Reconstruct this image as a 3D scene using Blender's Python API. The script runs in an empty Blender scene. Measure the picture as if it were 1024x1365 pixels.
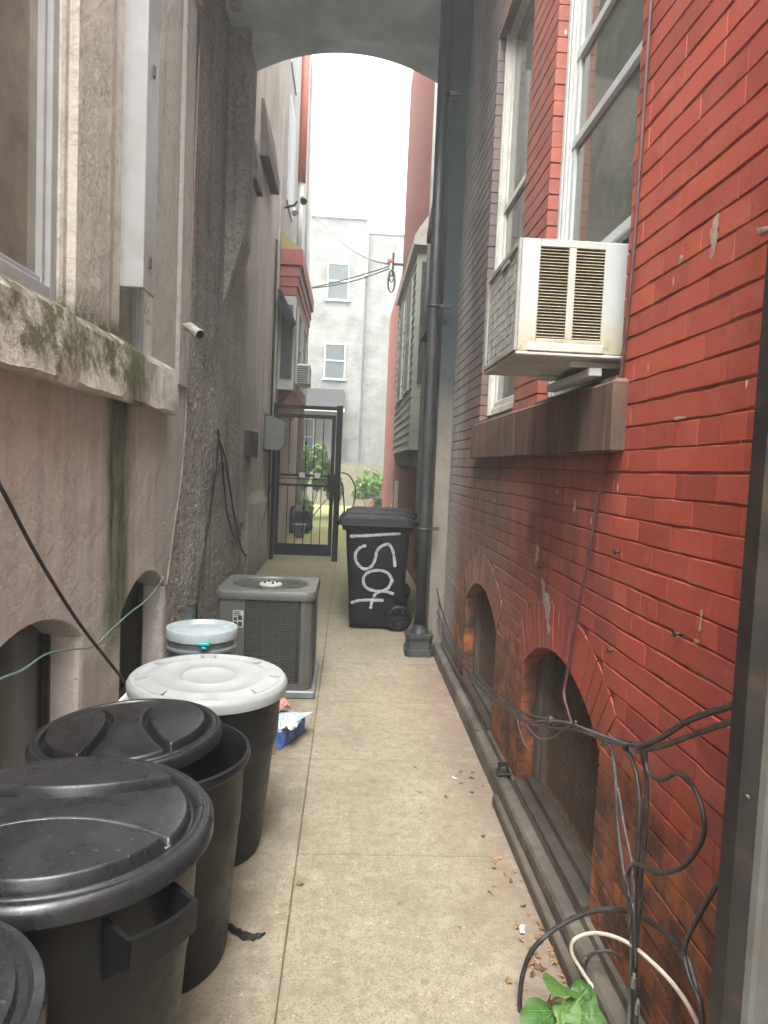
import bpy, math, random
from mathutils import Vector, Matrix, noise as mnoise
from mathutils.geometry import tessellate_polygon
random.seed(7)
S = bpy.context.scene
COL = S.collection
# ------------------------------------------------------------------ camera
YAW, PITCH, ROLL, FPX = (math.radians(3.0), math.radians(-3.7), math.radians(2.5), 940.0)
EYE = Vector((0, 0, 1.58))
fwd = Vector((math.sin(YAW)*math.cos(PITCH), math.cos(YAW)*math.cos(PITCH), math.sin(PITCH)))
r0 = Vector((math.cos(YAW), -math.sin(YAW), 0)); u0 = r0.cross(fwd)
rt = r0*math.cos(ROLL)+u0*math.sin(ROLL); up = -r0*math.sin(ROLL)+u0*math.cos(ROLL)
cd = bpy.data.cameras.new('camera'); cam = bpy.data.objects.new('camera', cd); COL.objects.link(cam)
m = Matrix((rt, up, -fwd)).transposed().to_4x4(); m.translation = EYE
cam.matrix_world = m
cd.sensor_fit = 'HORIZONTAL'; cd.sensor_width = 36.0; cd.lens = 36.0*FPX/1024.0
cd.clip_start = 0.05; cd.clip_end = 500
S.camera = cam
S.view_settings.view_transform = 'Standard'; S.view_settings.look = 'None'
S.view_settings.gamma = 1; S.view_settings.exposure = 3.0
# ------------------------------------------------------------------ sky + sun
SUN_EL, SUN_AZ = math.radians(62), math.radians(200)
w = bpy.data.worlds.new("World"); S.world = w; w.use_nodes = True
nt = w.node_tree; bg = nt.nodes['Background']
sky = nt.nodes.new('ShaderNodeTexSky'); sky.sky_type = 'NISHITA'; sky.sun_disc = False
sky.sun_elevation = SUN_EL; sky.sun_rotation = SUN_AZ; sky.dust_density = 6.0; sky.air_density = 1.5; sky.ozone_density = 1.0
hs = nt.nodes.new('ShaderNodeHueSaturation'); hs.inputs['Saturation'].default_value = 0.12; hs.inputs['Value'].default_value = 1.0
tn = nt.nodes.new('ShaderNodeMix'); tn.data_type = 'RGBA'; tn.blend_type = 'MULTIPLY'; tn.inputs[0].default_value = 1; tn.inputs[7].default_value = (.985, 1.0, .975, 1)
nt.links.new(sky.outputs[0], hs.inputs['Color']); nt.links.new(hs.outputs[0], tn.inputs[6]); nt.links.new(tn.outputs[2], bg.inputs['Color'])
bg.inputs['Strength'].default_value = 0.15
sl = bpy.data.lights.new('sun', 'SUN'); sl.energy = 0.5; sl.angle = math.radians(40); sl.color = (1, 0.96, 0.90)
so = bpy.data.objects.new('sun', sl); COL.objects.link(so)
sd = Vector((math.sin(SUN_AZ)*math.cos(SUN_EL), math.cos(SUN_AZ)*math.cos(SUN_EL), math.sin(SUN_EL)))
so.rotation_euler = sd.to_track_quat('Z', 'Y').to_euler()
S.cycles.max_bounces = 8; S.cycles.diffuse_bounces = 6
S.cycles.use_denoising = True

# ------------------------------------------------------------------ pixel -> point on a real plane
def ray(px, py):
    return fwd+rt*((px-512)/FPX)-up*((py-682.5)/FPX)
def onX(px, py, X): d = ray(px, py); return EYE+d*(X/d.x)
def onY(px, py, Y): d = ray(px, py); return EYE+d*(Y/d.y)
def onZ(px, py, Z): d = ray(px, py); return EYE+d*((Z-1.58)/d.z)

# ------------------------------------------------------------------ mesh helpers
class MB:
    def __init__(s): s.v = []; s.f = []; s.c = []; s.mi = []; s.smooth = []
    def add(s, vs, fs, col=None, mi=0, smooth=False):
        b = len(s.v); s.v += [tuple(v) for v in vs]
        for f in fs:
            s.f.append(tuple(b+i for i in f)); s.mi.append(mi); s.c.append(col if col is not None else 0.5); s.smooth.append(smooth)
        return s
    def box(s, lo, hi, bev=0.0, col=None, mi=0, jit=0.0):
        x0, y0, z0 = lo; x1, y1, z1 = hi
        if bev <= 0:
            vs = [(x0,y0,z0),(x1,y0,z0),(x1,y1,z0),(x0,y1,z0),(x0,y0,z1),(x1,y0,z1),(x1,y1,z1),(x0,y1,z1)]
            fs = [(0,3,2,1),(4,5,6,7),(0,1,5,4),(1,2,6,5),(2,3,7,6),(3,0,4,7)]
            return s.add(vs, fs, col, mi)
        b = min(bev, (x1-x0)*.45, (y1-y0)*.45, (z1-z0)*.45)
        vs = []; idx = {}
        for ix, X in enumerate((x0, x1)):
            for iy, Y in enumerate((y0, y1)):
                for iz, Z in enumerate((z0, z1)):
                    sx = b if ix == 0 else -b; sy = b if iy == 0 else -b; sz = b if iz == 0 else -b
                    j = lambda: random.uniform(-jit, jit)
                    idx[ix,iy,iz,0] = len(vs); vs.append((X+j(), Y+sy, Z+sz))
                    idx[ix,iy,iz,1] = len(vs); vs.append((X+sx, Y+j(), Z+sz))
                    idx[ix,iy,iz,2] = len(vs); vs.append((X+sx, Y+sy, Z+j()))
        fs = []
        for i in (0, 1):
            q = [idx[i,0,0,0], idx[i,1,0,0], idx[i,1,1,0], idx[i,0,1,0]]; fs.append(q if i else q[::-1])
            q = [idx[0,i,0,1], idx[1,i,0,1], idx[1,i,1,1], idx[0,i,1,1]]; fs.append(q[::-1] if i else q)
            q = [idx[0,0,i,2], idx[1,0,i,2], idx[1,1,i,2], idx[0,1,i,2]]; fs.append(q if i else q[::-1])
        for a in (0, 1):
            for c in (0, 1):
                q = [idx[a,c,0,0], idx[a,c,1,0], idx[a,c,1,1], idx[a,c,0,1]]; fs.append(q if a != c else q[::-1])   # z edges
                q = [idx[a,0,c,0], idx[a,0,c,2], idx[a,1,c,2], idx[a,1,c,0]]; fs.append(q if a != c else q[::-1])
                q = [idx[0,a,c,1], idx[1,a,c,1], idx[1,a,c,2], idx[0,a,c,2]]; fs.append(q if a != c else q[::-1])
                for d in (0, 1):
                    q = [idx[a,c,d,0], idx[a,c,d,1], idx[a,c,d,2]]; fs.append(q if (a+c+d) % 2 else q[::-1])
        return s.add(vs, fs, col, mi)
    def tube(s, pts, r, n=8, col=None, mi=0, smooth=True, cap=True, flat=1.0):
        pts = [Vector(p) for p in pts]
        rs = r if isinstance(r, (list, tuple)) else [r]*len(pts)
        vs = []; nrm = None
        for i, p in enumerate(pts):
            t = (pts[min(i+1, len(pts)-1)]-pts[max(i-1, 0)])
            if t.length < 1e-9: t = Vector((0, 0, 1))
            t.normalize()
            if nrm is None:
                a = Vector((0, 0, 1)) if abs(t.z) < .9 else Vector((1, 0, 0))
                nrm = (a-t*a.dot(t)).normalized()
            else:
                nrm = (nrm-t*nrm.dot(t))
                nrm = nrm.normalized() if nrm.length > 1e-6 else t.orthogonal().normalized()
            b = t.cross(nrm)
            for k in range(n):
                a = 2*math.pi*k/n
                vs.append(p+(nrm*math.cos(a)+b*math.sin(a)*flat)*rs[i])
        fs = []
        for i in range(len(pts)-1):
            for k in range(n):
                fs.append((i*n+k, i*n+(k+1) % n, (i+1)*n+(k+1) % n, (i+1)*n+k))
        s.add(vs, fs, col, mi, smooth)
        if cap:
            b = len(s.v)-len(vs)
            s.f.append(tuple(b+k for k in range(n))[::-1]); s.mi.append(mi); s.c.append(col or .5); s.smooth.append(False)
            s.f.append(tuple(b+(len(pts)-1)*n+k for k in range(n))); s.mi.append(mi); s.c.append(col or .5); s.smooth.append(False)
        return s
    def lathe(s, prof, cx=0, cy=0, n=48, col=None, mi=0, smooth=True, cz=0, wob=0.0):
        vs = []
        for (r, z) in prof:
            for k in range(n):
                a = 2*math.pi*k/n
                rr = r*(1+wob*math.sin(2*a+1)+wob*.6*math.sin(3*a+z*4))
                vs.append((cx+rr*math.cos(a), cy+rr*math.sin(a), cz+z))
        fs = []
        for i in range(len(prof)-1):
            for k in range(n):
                fs.append((i*n+k, i*n+(k+1) % n, (i+1)*n+(k+1) % n, (i+1)*n+k))
        return s.add(vs, fs, col, mi, smooth)
    def prism(s, poly, axis, a, b, col=None, mi=0, smooth=False):
        """extrude a 2D polygon along an axis ('x','y','z') from a to b"""
        def P(u, v, t): return {'x': (t, u, v), 'y': (u, t, v), 'z': (u, v, t)}[axis]
        n = len(poly); vs = [P(u, v, a) for u, v in poly]+[P(u, v, b) for u, v in poly]
        fs = [(i, (i+1) % n, n+(i+1) % n, n+i) for i in range(n)]
        s.add(vs, fs, col, mi, smooth)
        tri = tessellate_polygon([[Vector((u, v, 0)) for u, v in poly]])
        base = len(s.v)-2*n
        for t in tri:
            s.f.append(tuple(base+i for i in t)); s.f.append(tuple(base+n+i for i in t[::-1]))
            s.mi += [mi, mi]; s.c += [col or .5]*2; s.smooth += [False, False]
        return s
    def build(s, name, mats, parent=None, recalc=True, autosmooth=None):
        me = bpy.data.meshes.new(name); me.from_pydata(s.v, [], s.f)
        if not isinstance(mats, (list, tuple)): mats = [mats]
        for mm in mats: me.materials.append(mm)
        me.polygons.foreach_set('material_index', s.mi)
        me.polygons.foreach_set('use_smooth', s.smooth)
        at = me.attributes.new('rnd', 'FLOAT', 'FACE'); at.data.foreach_set('value', [float(c) for c in s.c])
        if recalc:
            import bmesh
            bm = bmesh.new(); bm.from_mesh(me); bmesh.ops.recalc_face_normals(bm, faces=bm.faces); bm.to_mesh(me); bm.free()
        if autosmooth:
            try: me.set_sharp_from_angle(angle=math.radians(autosmooth))
            except Exception: pass
        me.update()
        o = bpy.data.objects.new(name, me); COL.objects.link(o)
        if parent is not None: o.parent = parent
        return o
def spline(pts, k=8):
    pts = [Vector(p) for p in pts]; out = []
    n = len(pts)
    for i in range(n-1):
        p0 = pts[max(i-1, 0)]; p1 = pts[i]; p2 = pts[i+1]; p3 = pts[min(i+2, n-1)]
        for j in range(k):
            t = j/k
            out.append(.5*((2*p1)+(p2-p0)*t+(2*p0-5*p1+4*p2-p3)*t*t+(3*p1-p0-3*p2+p3)*t**3))
    out.append(pts[-1]); return out
def tag(o, label=None, cat=None, group=None, kind=None):
    if label: o['label'] = label
    if cat: o['category'] = cat
    if group: o['group'] = group
    if kind: o['kind'] = kind
    return o
def thing(name, label, cat, loc=(0, 0, 0), rz=0, group=None):
    o = bpy.data.objects.new(name, None); COL.objects.link(o); o.location = loc; o.rotation_euler = (0, 0, rz)
    o.empty_display_size = .1
    return tag(o, label, cat, group)
def dup(root, loc, rz, label, group=None):
    def cp(o, par):
        c = o.copy(); COL.objects.link(c); c.parent = par
        for ch in list(o.children): cp(ch, c)
        return c
    r = cp(root, None); r.location = loc; r.rotation_euler = (0, 0, rz); r['label'] = label
    if group: r['group'] = group
    return r

# ------------------------------------------------------------------ materials
MATS = {}
class NG:
    def __init__(s, name):
        s.m = bpy.data.materials.new(name); s.m.use_nodes = True; s.t = s.m.node_tree; s.t.nodes.clear()
        s.out = s.n('ShaderNodeOutputMaterial'); s.p = s.n('ShaderNodeBsdfPrincipled')
        s.t.links.new(s.p.outputs[0], s.out.inputs[0])
        s.tc = s.n('ShaderNodeTexCoord'); s.obj = s.tc.outputs['Object']
        g = s.n('ShaderNodeNewGeometry'); s.pos = g.outputs['Position']; s.nrm = g.outputs['Normal']
        sp = s.n('ShaderNodeSeparateXYZ'); s.t.links.new(s.pos, sp.inputs[0]); s.X, s.Y, s.Z = sp.outputs
        MATS[name] = s.m
    def n(s, t): return s.t.nodes.new(t)
    def L(s, a, b):
        if isinstance(a, (int, float)): b.default_value = a
        elif isinstance(a, (tuple, list)): b.default_value = (*a, 1) if len(a) == 3 and b.type == 'RGBA' else a
        else: s.t.links.new(a, b)
    def noise(s, scale, det=4, rough=.55, vec=None, dist=0, col=False):
        x = s.n('ShaderNodeTexNoise'); x.inputs['Scale'].default_value = scale; x.inputs['Detail'].default_value = det
        x.inputs['Roughness'].default_value = rough; x.inputs['Distortion'].default_value = dist
        s.L(vec or s.pos, x.inputs['Vector']); return x.outputs['Color' if col else 'Fac']
    def voro(s, scale, vec=None, feat='F1', out='Distance'):
        x = s.n('ShaderNodeTexVoronoi'); x.inputs['Scale'].default_value = scale; x.feature = feat
        s.L(vec or s.pos, x.inputs['Vector']); return x.outputs[out]
    def ramp(s, v, stops):
        x = s.n('ShaderNodeValToRGB'); s.L(v, x.inputs[0]); e = x.color_ramp.elements
        while len(e) > 1: e.remove(e[-1])
        for i, (p, c) in enumerate(stops):
            q = e[0] if i == 0 else e.new(p)
            q.position = p; q.color = (c, c, c, 1) if isinstance(c, (int, float)) else (*c, 1)
        return x.outputs[0]
    def mix(s, f, a, b, mode='MIX'):
        x = s.n('ShaderNodeMix'); x.data_type = 'RGBA'; x.blend_type = mode; x.clamp_result = False
        s.L(f, x.inputs[0]); s.L(a, x.inputs[6]); s.L(b, x.inputs[7]); return x.outputs[2]
    def math(s, op, a, b=0.0, clamp=False):
        x = s.n('ShaderNodeMath'); x.operation = op; x.use_clamp = clamp; s.L(a, x.inputs[0]); s.L(b, x.inputs[1]); return x.outputs[0]
    def band(s, v, a, b, soft):
        """1 inside a..b with soft edges"""
        p = s.n('ShaderNodeMapRange'); p.interpolation_type = 'SMOOTHSTEP'; s.L(v, p.inputs[0]); p.inputs[1].default_value = a-soft; p.inputs[2].default_value = a+soft
        q = s.n('ShaderNodeMapRange'); q.interpolation_type = 'SMOOTHSTEP'; s.L(v, q.inputs[0]); q.inputs[1].default_value = b-soft; q.inputs[2].default_value = b+soft
        q.inputs[3].default_value = 1; q.inputs[4].default_value = 0
        return s.math('MULTIPLY', p.outputs[0], q.outputs[0])
    def step(s, v, a, b):
        p = s.n('ShaderNodeMapRange'); p.interpolation_type = 'SMOOTHSTEP'; s.L(v, p.inputs[0])
        if a <= b: p.inputs[1].default_value = a; p.inputs[2].default_value = b
        else: p.inputs[1].default_value = b; p.inputs[2].default_value = a; p.inputs[3].default_value = 1; p.inputs[4].default_value = 0
        return p.outputs[0]
    def scaled(s, sx, sy, sz):
        x = s.n('ShaderNodeVectorMath'); x.operation = 'MULTIPLY'; s.L(s.pos, x.inputs[0]); x.inputs[1].default_value = (sx, sy, sz); return x.outputs[0]
    def attr(s, nm='rnd'):
        x = s.n('ShaderNodeAttribute'); x.attribute_name = nm; return x.outputs['Fac']
    def bump(s, h, strength=.5, dist=.01, prev=None):
        x = s.n('ShaderNodeBump'); x.inputs['Strength'].default_value = strength; x.inputs['Distance'].default_value = dist
        s.L(h, x.inputs['Height'])
        if prev is not None: s.L(prev, x.inputs['Normal'])
        return x.outputs[0]
    def done(s, col, rough=.7, normal=None, metal=0.0, spec=.5, **kw):
        s.L(col, s.p.inputs['Base Color']); s.L(rough, s.p.inputs['Roughness']); s.L(metal, s.p.inputs['Metallic'])
        s.p.inputs['Specular IOR Level'].default_value = spec
        if normal is not None: s.L(normal, s.p.inputs['Normal'])
        for k, v in kw.items(): s.L(v, s.p.inputs[k])
        return s.m

def simple(name, c, rough=.5, metal=0.0, var=.25, scale=8, dirt=None, dirt_amt=.4, bump=.15, bdist=.002, spec=.4, bscale=None, k=.78):
    c = tuple(x*k for x in c); dirt = tuple(x*k for x in dirt) if dirt else None
    g = NG(name)
    n = g.noise(scale, 5, .6)
    col = g.mix(g.ramp(n, [(.3, 0.0), (.7, 1.0)]), tuple(x*(1-var) for x in c), tuple(min(1, x*(1+var)) for x in c))
    if dirt:
        d = g.ramp(g.noise(scale*.6, 6, .7, dist=.6), [(.48, 0.0), (.68, 1.0)])
        col = g.mix(g.math('MULTIPLY', d, dirt_amt), col, dirt)
    r = g.math('ADD', g.math('MULTIPLY', g.noise(scale*2.3, 4), .25), rough-.12)
    return g.done(col, r, g.bump(g.noise(bscale or scale*9, 3), bump, bdist), metal, spec)

# painted red brick
def brick_mat(name, mortar=False):
    g = NG(name); R = g.attr()
    red1 = (.325, .055, .032); red2 = (.215, .034, .024); org = (.37, .085, .038)
    col = g.mix(R, red2, red1)
    col = g.mix(g.math('MULTIPLY', g.ramp(g.noise(1.3, 5, .6), [(.45, 0.0), (.7, 1.0)]), .5), col, org)
    # grimy brown film, stronger further along and low down
    n2 = g.noise(2.2, 6, .65)
    far = g.step(g.math('ADD', g.Y, g.math('MULTIPLY', n2, 1.6)), 3.2, 5.2)
    col = g.mix(g.math('MULTIPLY', far, .78), col, g.mix(g.noise(14, 5, .7), (.085, .065, .052), (.19, .13, .10)))
    smoke = g.ramp(g.noise(3.2, 6, .7, g.scaled(1, 1, .45)), [(.52, 0.0), (.72, 1.0)])
    col = g.mix(g.math('MULTIPLY', smoke, .6), col, (.10, .052, .042))
    fade = g.ramp(g.noise(4.5, 7, .75, g.scaled(1, .8, 1.6)), [(.5, 0.0), (.66, 1.0)])
    col = g.mix(g.math('MULTIPLY', fade, .28), col, (.40, .12, .08))
    scuf = g.ramp(g.noise(26, 6, .8), [(.57, 0.0), (.66, 1.0)])
    col = g.mix(g.math('MULTIPLY', scuf, .6), col, (.11, .04, .03))
    # unpainted orange and dark wet bricks near the ground
    low = g.step(g.math('ADD', g.Z, g.math('MULTIPLY', g.noise(2.0, 5, .7), .9)), 1.35, .95)
    col = g.mix(g.math('MULTIPLY', low, .92), col, g.mix(g.ramp(g.noise(7, 5, .75), [(.42, 0.0), (.58, 1.0)]), (.030, .019, .016), g.mix(R, (.17, .05, .018), (.29, .095, .028))))
    # upper far end darkened to grey, then black run-down streaks under the stone sill
    hi = g.math('MULTIPLY', g.step(g.math('ADD', g.Y, g.math('MULTIPLY', n2, 1.2)), 4.3, 5.6), g.step(g.math('ADD', g.Z, g.math('MULTIPLY', n2, .8)), 1.5, 2.9))
    col = g.mix(g.math('MULTIPLY', hi, .85), col, g.mix(g.noise(9, 6, .7), (.035, .034, .036), (.10, .095, .095)))
    st = g.noise(9, 5, .7, g.scaled(1, 1, .12))
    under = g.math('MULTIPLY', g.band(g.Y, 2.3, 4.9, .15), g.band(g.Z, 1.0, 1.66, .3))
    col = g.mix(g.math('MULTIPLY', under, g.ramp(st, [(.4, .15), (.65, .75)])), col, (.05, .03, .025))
    # pale lime bloom at the far end by the pipe
    lime = g.math('MULTIPLY', g.band(g.math('ADD', g.Y, g.math('MULTIPLY', n2, .7)), 5.72, 6.6, .28), g.ramp(g.noise(11, 6, .7, g.scaled(1, 1, .25)), [(.3, .5), (.6, 1.0)]))
    col = g.mix(lime, col, g.mix(g.noise(30, 5, .7), (.14, .13, .12), (.36, .345, .32)))
    # little chips and drips of white paint
    ch = g.ramp(g.voro(9.0, g.scaled(1, 1.5, .5)), [(.0, 1.0), (.05, 1.0), (.08, 0.0)])
    sel = g.ramp(g.noise(3.1, 2), [(.53, 0.0), (.58, 1.0)])
    col = g.mix(g.math('MULTIPLY', g.math('MULTIPLY', ch, sel), .85), col, (.62, .52, .47))
    if mortar:
        col = g.mix(g.ramp(g.noise(2.3, 5, .7), [(.35, .15), (.6, .6)]), col, (.03, .012, .010))
        pale = g.math('MULTIPLY', g.step(g.Z, 1.7, 1.1), g.ramp(g.noise(14, 3), [(.45, 0.0), (.6, 1.0)]))
        col = g.mix(g.math('MULTIPLY', pale, .4), col, (.34, .18, .15))
    h = g.math('ADD', g.math('MULTIPLY', g.noise(60, 5, .7), .6), g.math('MULTIPLY', g.noise(16, 3), .5))
    fine = g.bump(g.noise(190, 3, .6), .25, .001)
    nr = g.bump(h, .55, .004, fine)
    ro = g.math('ADD', g.math('MULTIPLY', g.noise(6, 4), .35), .46)
    return g.done(col, ro, nr, 0, .35)
BRICK = brick_mat('painted_brick'); MORTAR = brick_mat('painted_mortar', True)

def stucco_near():
    g = NG('smooth_stucco')
    n1 = g.noise(1.6, 6, .6); n2 = g.noise(7, 6, .65)
    pink = g.mix(n1, (.50, .44, .385), (.69, .61, .54))
    tan = g.mix(n1, (.44, .415, .355), (.64, .605, .53))
    up_ = g.step(g.Z, 1.82, 2.0)
    col = g.mix(up_, pink, tan)
    col = g.mix(g.math('MULTIPLY', g.ramp(n2, [(.5, 0.0), (.75, 1.0)]), .35), col, (.17, .145, .12))
    # grey patches toward the corner
    col = g.mix(g.math('MULTIPLY', g.step(g.math('ADD', g.Y, n1), 4.7, 5.5), .65), col, g.mix(n2, (.38, .37, .34), (.56, .54, .50)))
    # vertical rain streaks
    st = g.noise(7, 6, .65, g.scaled(1, 1, .07))
    col = g.mix(g.math('MULTIPLY', g.ramp(st, [(.5, 0.0), (.72, 1.0)]), .35), col, (.16, .14, .115))
    col = g.mix(g.math('MULTIPLY', g.math('MULTIPLY', g.ramp(g.noise(5, 6, .7, g.scaled(1, 1, .2)), [(.55, 0.0), (.66, 1.0)]), g.step(g.Z, 1.0, .4)), .6), col, (.62, .59, .52))
    # green algae run below the kink of the ledge
    yy = g.math('ADD', g.Y, g.math('MULTIPLY', g.noise(3, 5, .6, g.scaled(1, 1, .4)), .30))
    alg = g.math('MULTIPLY', g.band(yy, 3.88, 4.28, .10), g.step(g.Z, .35, .8))
    alg = g.math('MULTIPLY', alg, g.step(g.Z, 2.35, 2.1))
    col = g.mix(g.math('MULTIPLY', alg, g.ramp(g.noise(12, 5, .7, g.scaled(1, 1, .2)), [(.25, .5), (.6, .98)])), col, g.mix(n2, (.035, .042, .02), (.10, .12, .045)))
    # moss on the ledge
    mz = g.math('ADD', g.Z, g.math('MULTIPLY', g.noise(9, 6, .7), .30))
    my = g.math('ADD', g.Y, g.math('MULTIPLY', n2, .8))
    moss = g.math('MULTIPLY', g.band(mz, 2.08, 2.42, .08), g.math('MULTIPLY', g.band(my, 2.6, 4.6, .3), g.ramp(g.noise(9, 8, .75), [(.36, 0.0), (.56, 1.0)])))
    col = g.mix(g.math('MULTIPLY', moss, .92), col, g.mix(g.noise(40, 3), (.035, .036, .014), (.125, .12, .045)))
    # dark grime
    gr = g.ramp(g.noise(16, 6, .75), [(.55, 0.0), (.68, 1.0)])
    col = g.mix(g.math('MULTIPLY', gr, g.math('MULTIPLY', g.step(g.Z, 1.5, 2.0), .5)), col, (.07, .06, .05))
    pit = g.ramp(g.voro(7), [(.0, 1.0), (.03, 1.0), (.06, 0.0)])
    h = g.math('ADD', g.math('MULTIPLY', g.noise(55, 5, .7), .5), g.math('MULTIPLY', g.noise(5, 5, .6), 2.6))
    h = g.math('SUBTRACT', h, g.math('MULTIPLY', pit, .6))
    return g.done(col, .88, g.bump(h, .8, .014), 0, .25)
STUC = stucco_near()
def pebble():
    g = NG('pebbledash'); v = g.voro(44); n = g.noise(26, 6, .8)
    h = g.math('ADD', g.math('MULTIPLY', n, 2.2), g.math('SUBTRACT', .6, v))
    n1 = g.noise(.9, 6, .6)
    col = g.mix(g.ramp(n, [(.32, 0.0), (.52, 1.0)]), (.22, .205, .18), (.80, .75, .67))
    col = g.mix(g.math('MULTIPLY', g.ramp(n1, [(.4, 0.0), (.65, 1.0)]), .45), col, (.12, .11, .10))
    bridge_shade = g.math('MULTIPLY', g.step(g.math('ADD', g.Z, n1), 2.6, 4.8), g.step(g.Y, 8.2, 7.2))  # shade under the bridge, painted as a blue-grey darkening up the wall
    col = g.mix(g.math('MULTIPLY', bridge_shade, .3), col, (.15, .16, .185))
    lit = g.math('MULTIPLY', g.step(g.math('ADD', g.Y, n1), 8.3, 9.6), .6)  # skylight on the stretch past the bridge, painted as a paler colour
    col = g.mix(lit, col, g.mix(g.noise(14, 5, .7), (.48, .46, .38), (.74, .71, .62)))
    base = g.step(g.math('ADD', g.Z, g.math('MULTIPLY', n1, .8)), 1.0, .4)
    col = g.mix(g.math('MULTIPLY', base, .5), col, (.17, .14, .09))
    st = g.noise(6, 6, .65, g.scaled(1, 1, .08))
    col = g.mix(g.math('MULTIPLY', g.ramp(st, [(.52, 0.0), (.7, 1.0)]), .5), col, (.05, .046, .042))
    return g.done(col, .92, g.bump(h, 1.0, .022), 0, .2)
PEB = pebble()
def concrete_mat():
    g = NG('pavement_concrete')
    n = g.noise(1.7, 7, .62); sp = g.noise(120, 3, .7); v = g.voro(75)
    col = g.mix(n, (.175, .15, .104), (.295, .255, .18))
    col = g.mix(g.ramp(g.noise(70, 5, .85), [(.42, .0), (.58, .8)]), col, (.265, .232, .168))
    col = g.mix(g.math('MULTIPLY', g.ramp(sp, [(.54, 0.0), (.62, 1.0)]), .75), col, (.085, .07, .055))
    col = g.mix(g.math('MULTIPLY', g.ramp(g.voro(48), [(0, 1.0), (.10, 1.0), (.17, 0.0)]), g.math('MULTIPLY', g.ramp(g.noise(23, 2), [(.5, 0.0), (.56, 1.0)]), .6)), col, (.62, .58, .50))
    # brown leaf stain along the kerb and round the cans
    kx = g.step(g.math('ADD', g.X, g.math('MULTIPLY', g.noise(5, 6, .7), .55)), .68, 1.05)
    col = g.mix(g.math('MULTIPLY', kx, .8), col, g.mix(g.noise(40, 5, .7), (.09, .06, .045), (.24, .17, .13)))
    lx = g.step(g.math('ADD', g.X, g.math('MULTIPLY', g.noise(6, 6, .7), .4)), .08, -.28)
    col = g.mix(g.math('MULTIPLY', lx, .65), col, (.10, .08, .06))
    gum = g.math('MULTIPLY', g.ramp(g.voro(4.5), [(0, 1.0), (.05, 1.0), (.075, 0.0)]), g.ramp(g.noise(2.2, 2), [(.48, 0.0), (.53, .6)]))
    col = g.mix(gum, col, (.07, .06, .05))
    spill = g.ramp(g.noise(1.15, 8, .72, dist=.5), [(.55, 0.0), (.64, 1.0)])
    col = g.mix(g.math('MULTIPLY', spill, .4), col, (.12, .098, .075))
    # blotches
    col = g.mix(g.math('MULTIPLY', g.ramp(g.noise(2.3, 9, .78), [(.48, 0.0), (.66, 1.0)]), .55), col, (.14, .115, .085))
    # reddish paint drips on the ground
    rd = g.math('MULTIPLY', g.band(g.X, .42, .80, .16), g.band(g.Y, 4.1, 5.4, .4))
    col = g.mix(g.math('MULTIPLY', rd, g.ramp(g.noise(16, 6, .75), [(.46, 0.0), (.66, .5)])), col, (.26, .11, .08))
    # algae toward the gate
    al = g.step(g.math('ADD', g.Y, g.math('MULTIPLY', g.noise(3, 6, .7), 2.0)), 7.6, 9.4)
    col = g.mix(g.math('MULTIPLY', al, .7), col, g.mix(g.noise(5, 6, .7), (.11, .108, .04), (.26, .25, .13)))
    col = g.mix(g.math('MULTIPLY', g.ramp(g.noise(21, 8, .85), [(.48, 0.0), (.58, 1.0)]), .6), col, (.13, .105, .078))
    col = g.mix(g.math('MULTIPLY', g.ramp(g.noise(6, 8, .75), [(.54, 0.0), (.66, 1.0)]), .4), col, (.33, .30, .235))
    fr = g.math('ABSOLUTE', g.math('SUBTRACT', g.math('FRACT', g.math('ADD', g.math('MULTIPLY', g.Y, 1/.93), .02/.93+.5)), .5))
    jy = g.math('MULTIPLY', g.step(fr, .009, .003), .75)
    jx = g.step(g.math('ABSOLUTE', g.math('ADD', g.X, .145)), .008, .002)
    jd = g.math('MULTIPLY', g.math('MAXIMUM', jy, jx), g.ramp(g.noise(8, 5, .7), [(.3, .15), (.6, .65)]))
    col = g.mix(jd, col, (.12, .095, .065))
    # hair cracks
    cr = g.math('MULTIPLY', g.ramp(g.voro(.55, g.mix(.15, g.pos, g.noise(2.5, 5, .7, col=True)), 'DISTANCE_TO_EDGE'), [(0, 1.0), (.0015, .8), (.004, 0.0)]), g.ramp(g.noise(1.1, 3), [(.45, 0.0), (.6, 1.0)]))
    col = g.mix(g.math('MULTIPLY', cr, .35), col, (.08, .065, .05))
    h = g.math('ADD', sp, g.math('MULTIPLY', g.noise(9, 5), .8))
    h = g.math('SUBTRACT', h, g.math('MULTIPLY', cr, .6))
    return g.done(col, .86, g.bump(h, .5, .004), 0, .3)
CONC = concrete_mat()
def soil():
    g = NG('yard_soil'); n = g.noise(1.2, 7, .65)
    col = g.mix(n, (.15, .125, .065), (.24, .21, .12))
    col = g.mix(g.ramp(g.noise(.6, 6, .6), [(.42, 0.0), (.6, .9)]), col, (.14, .20, .05))
    return g.done(col, .95, g.bump(g.noise(30, 5, .7), .6, .02), 0, .2)
SOIL = soil()
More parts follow.
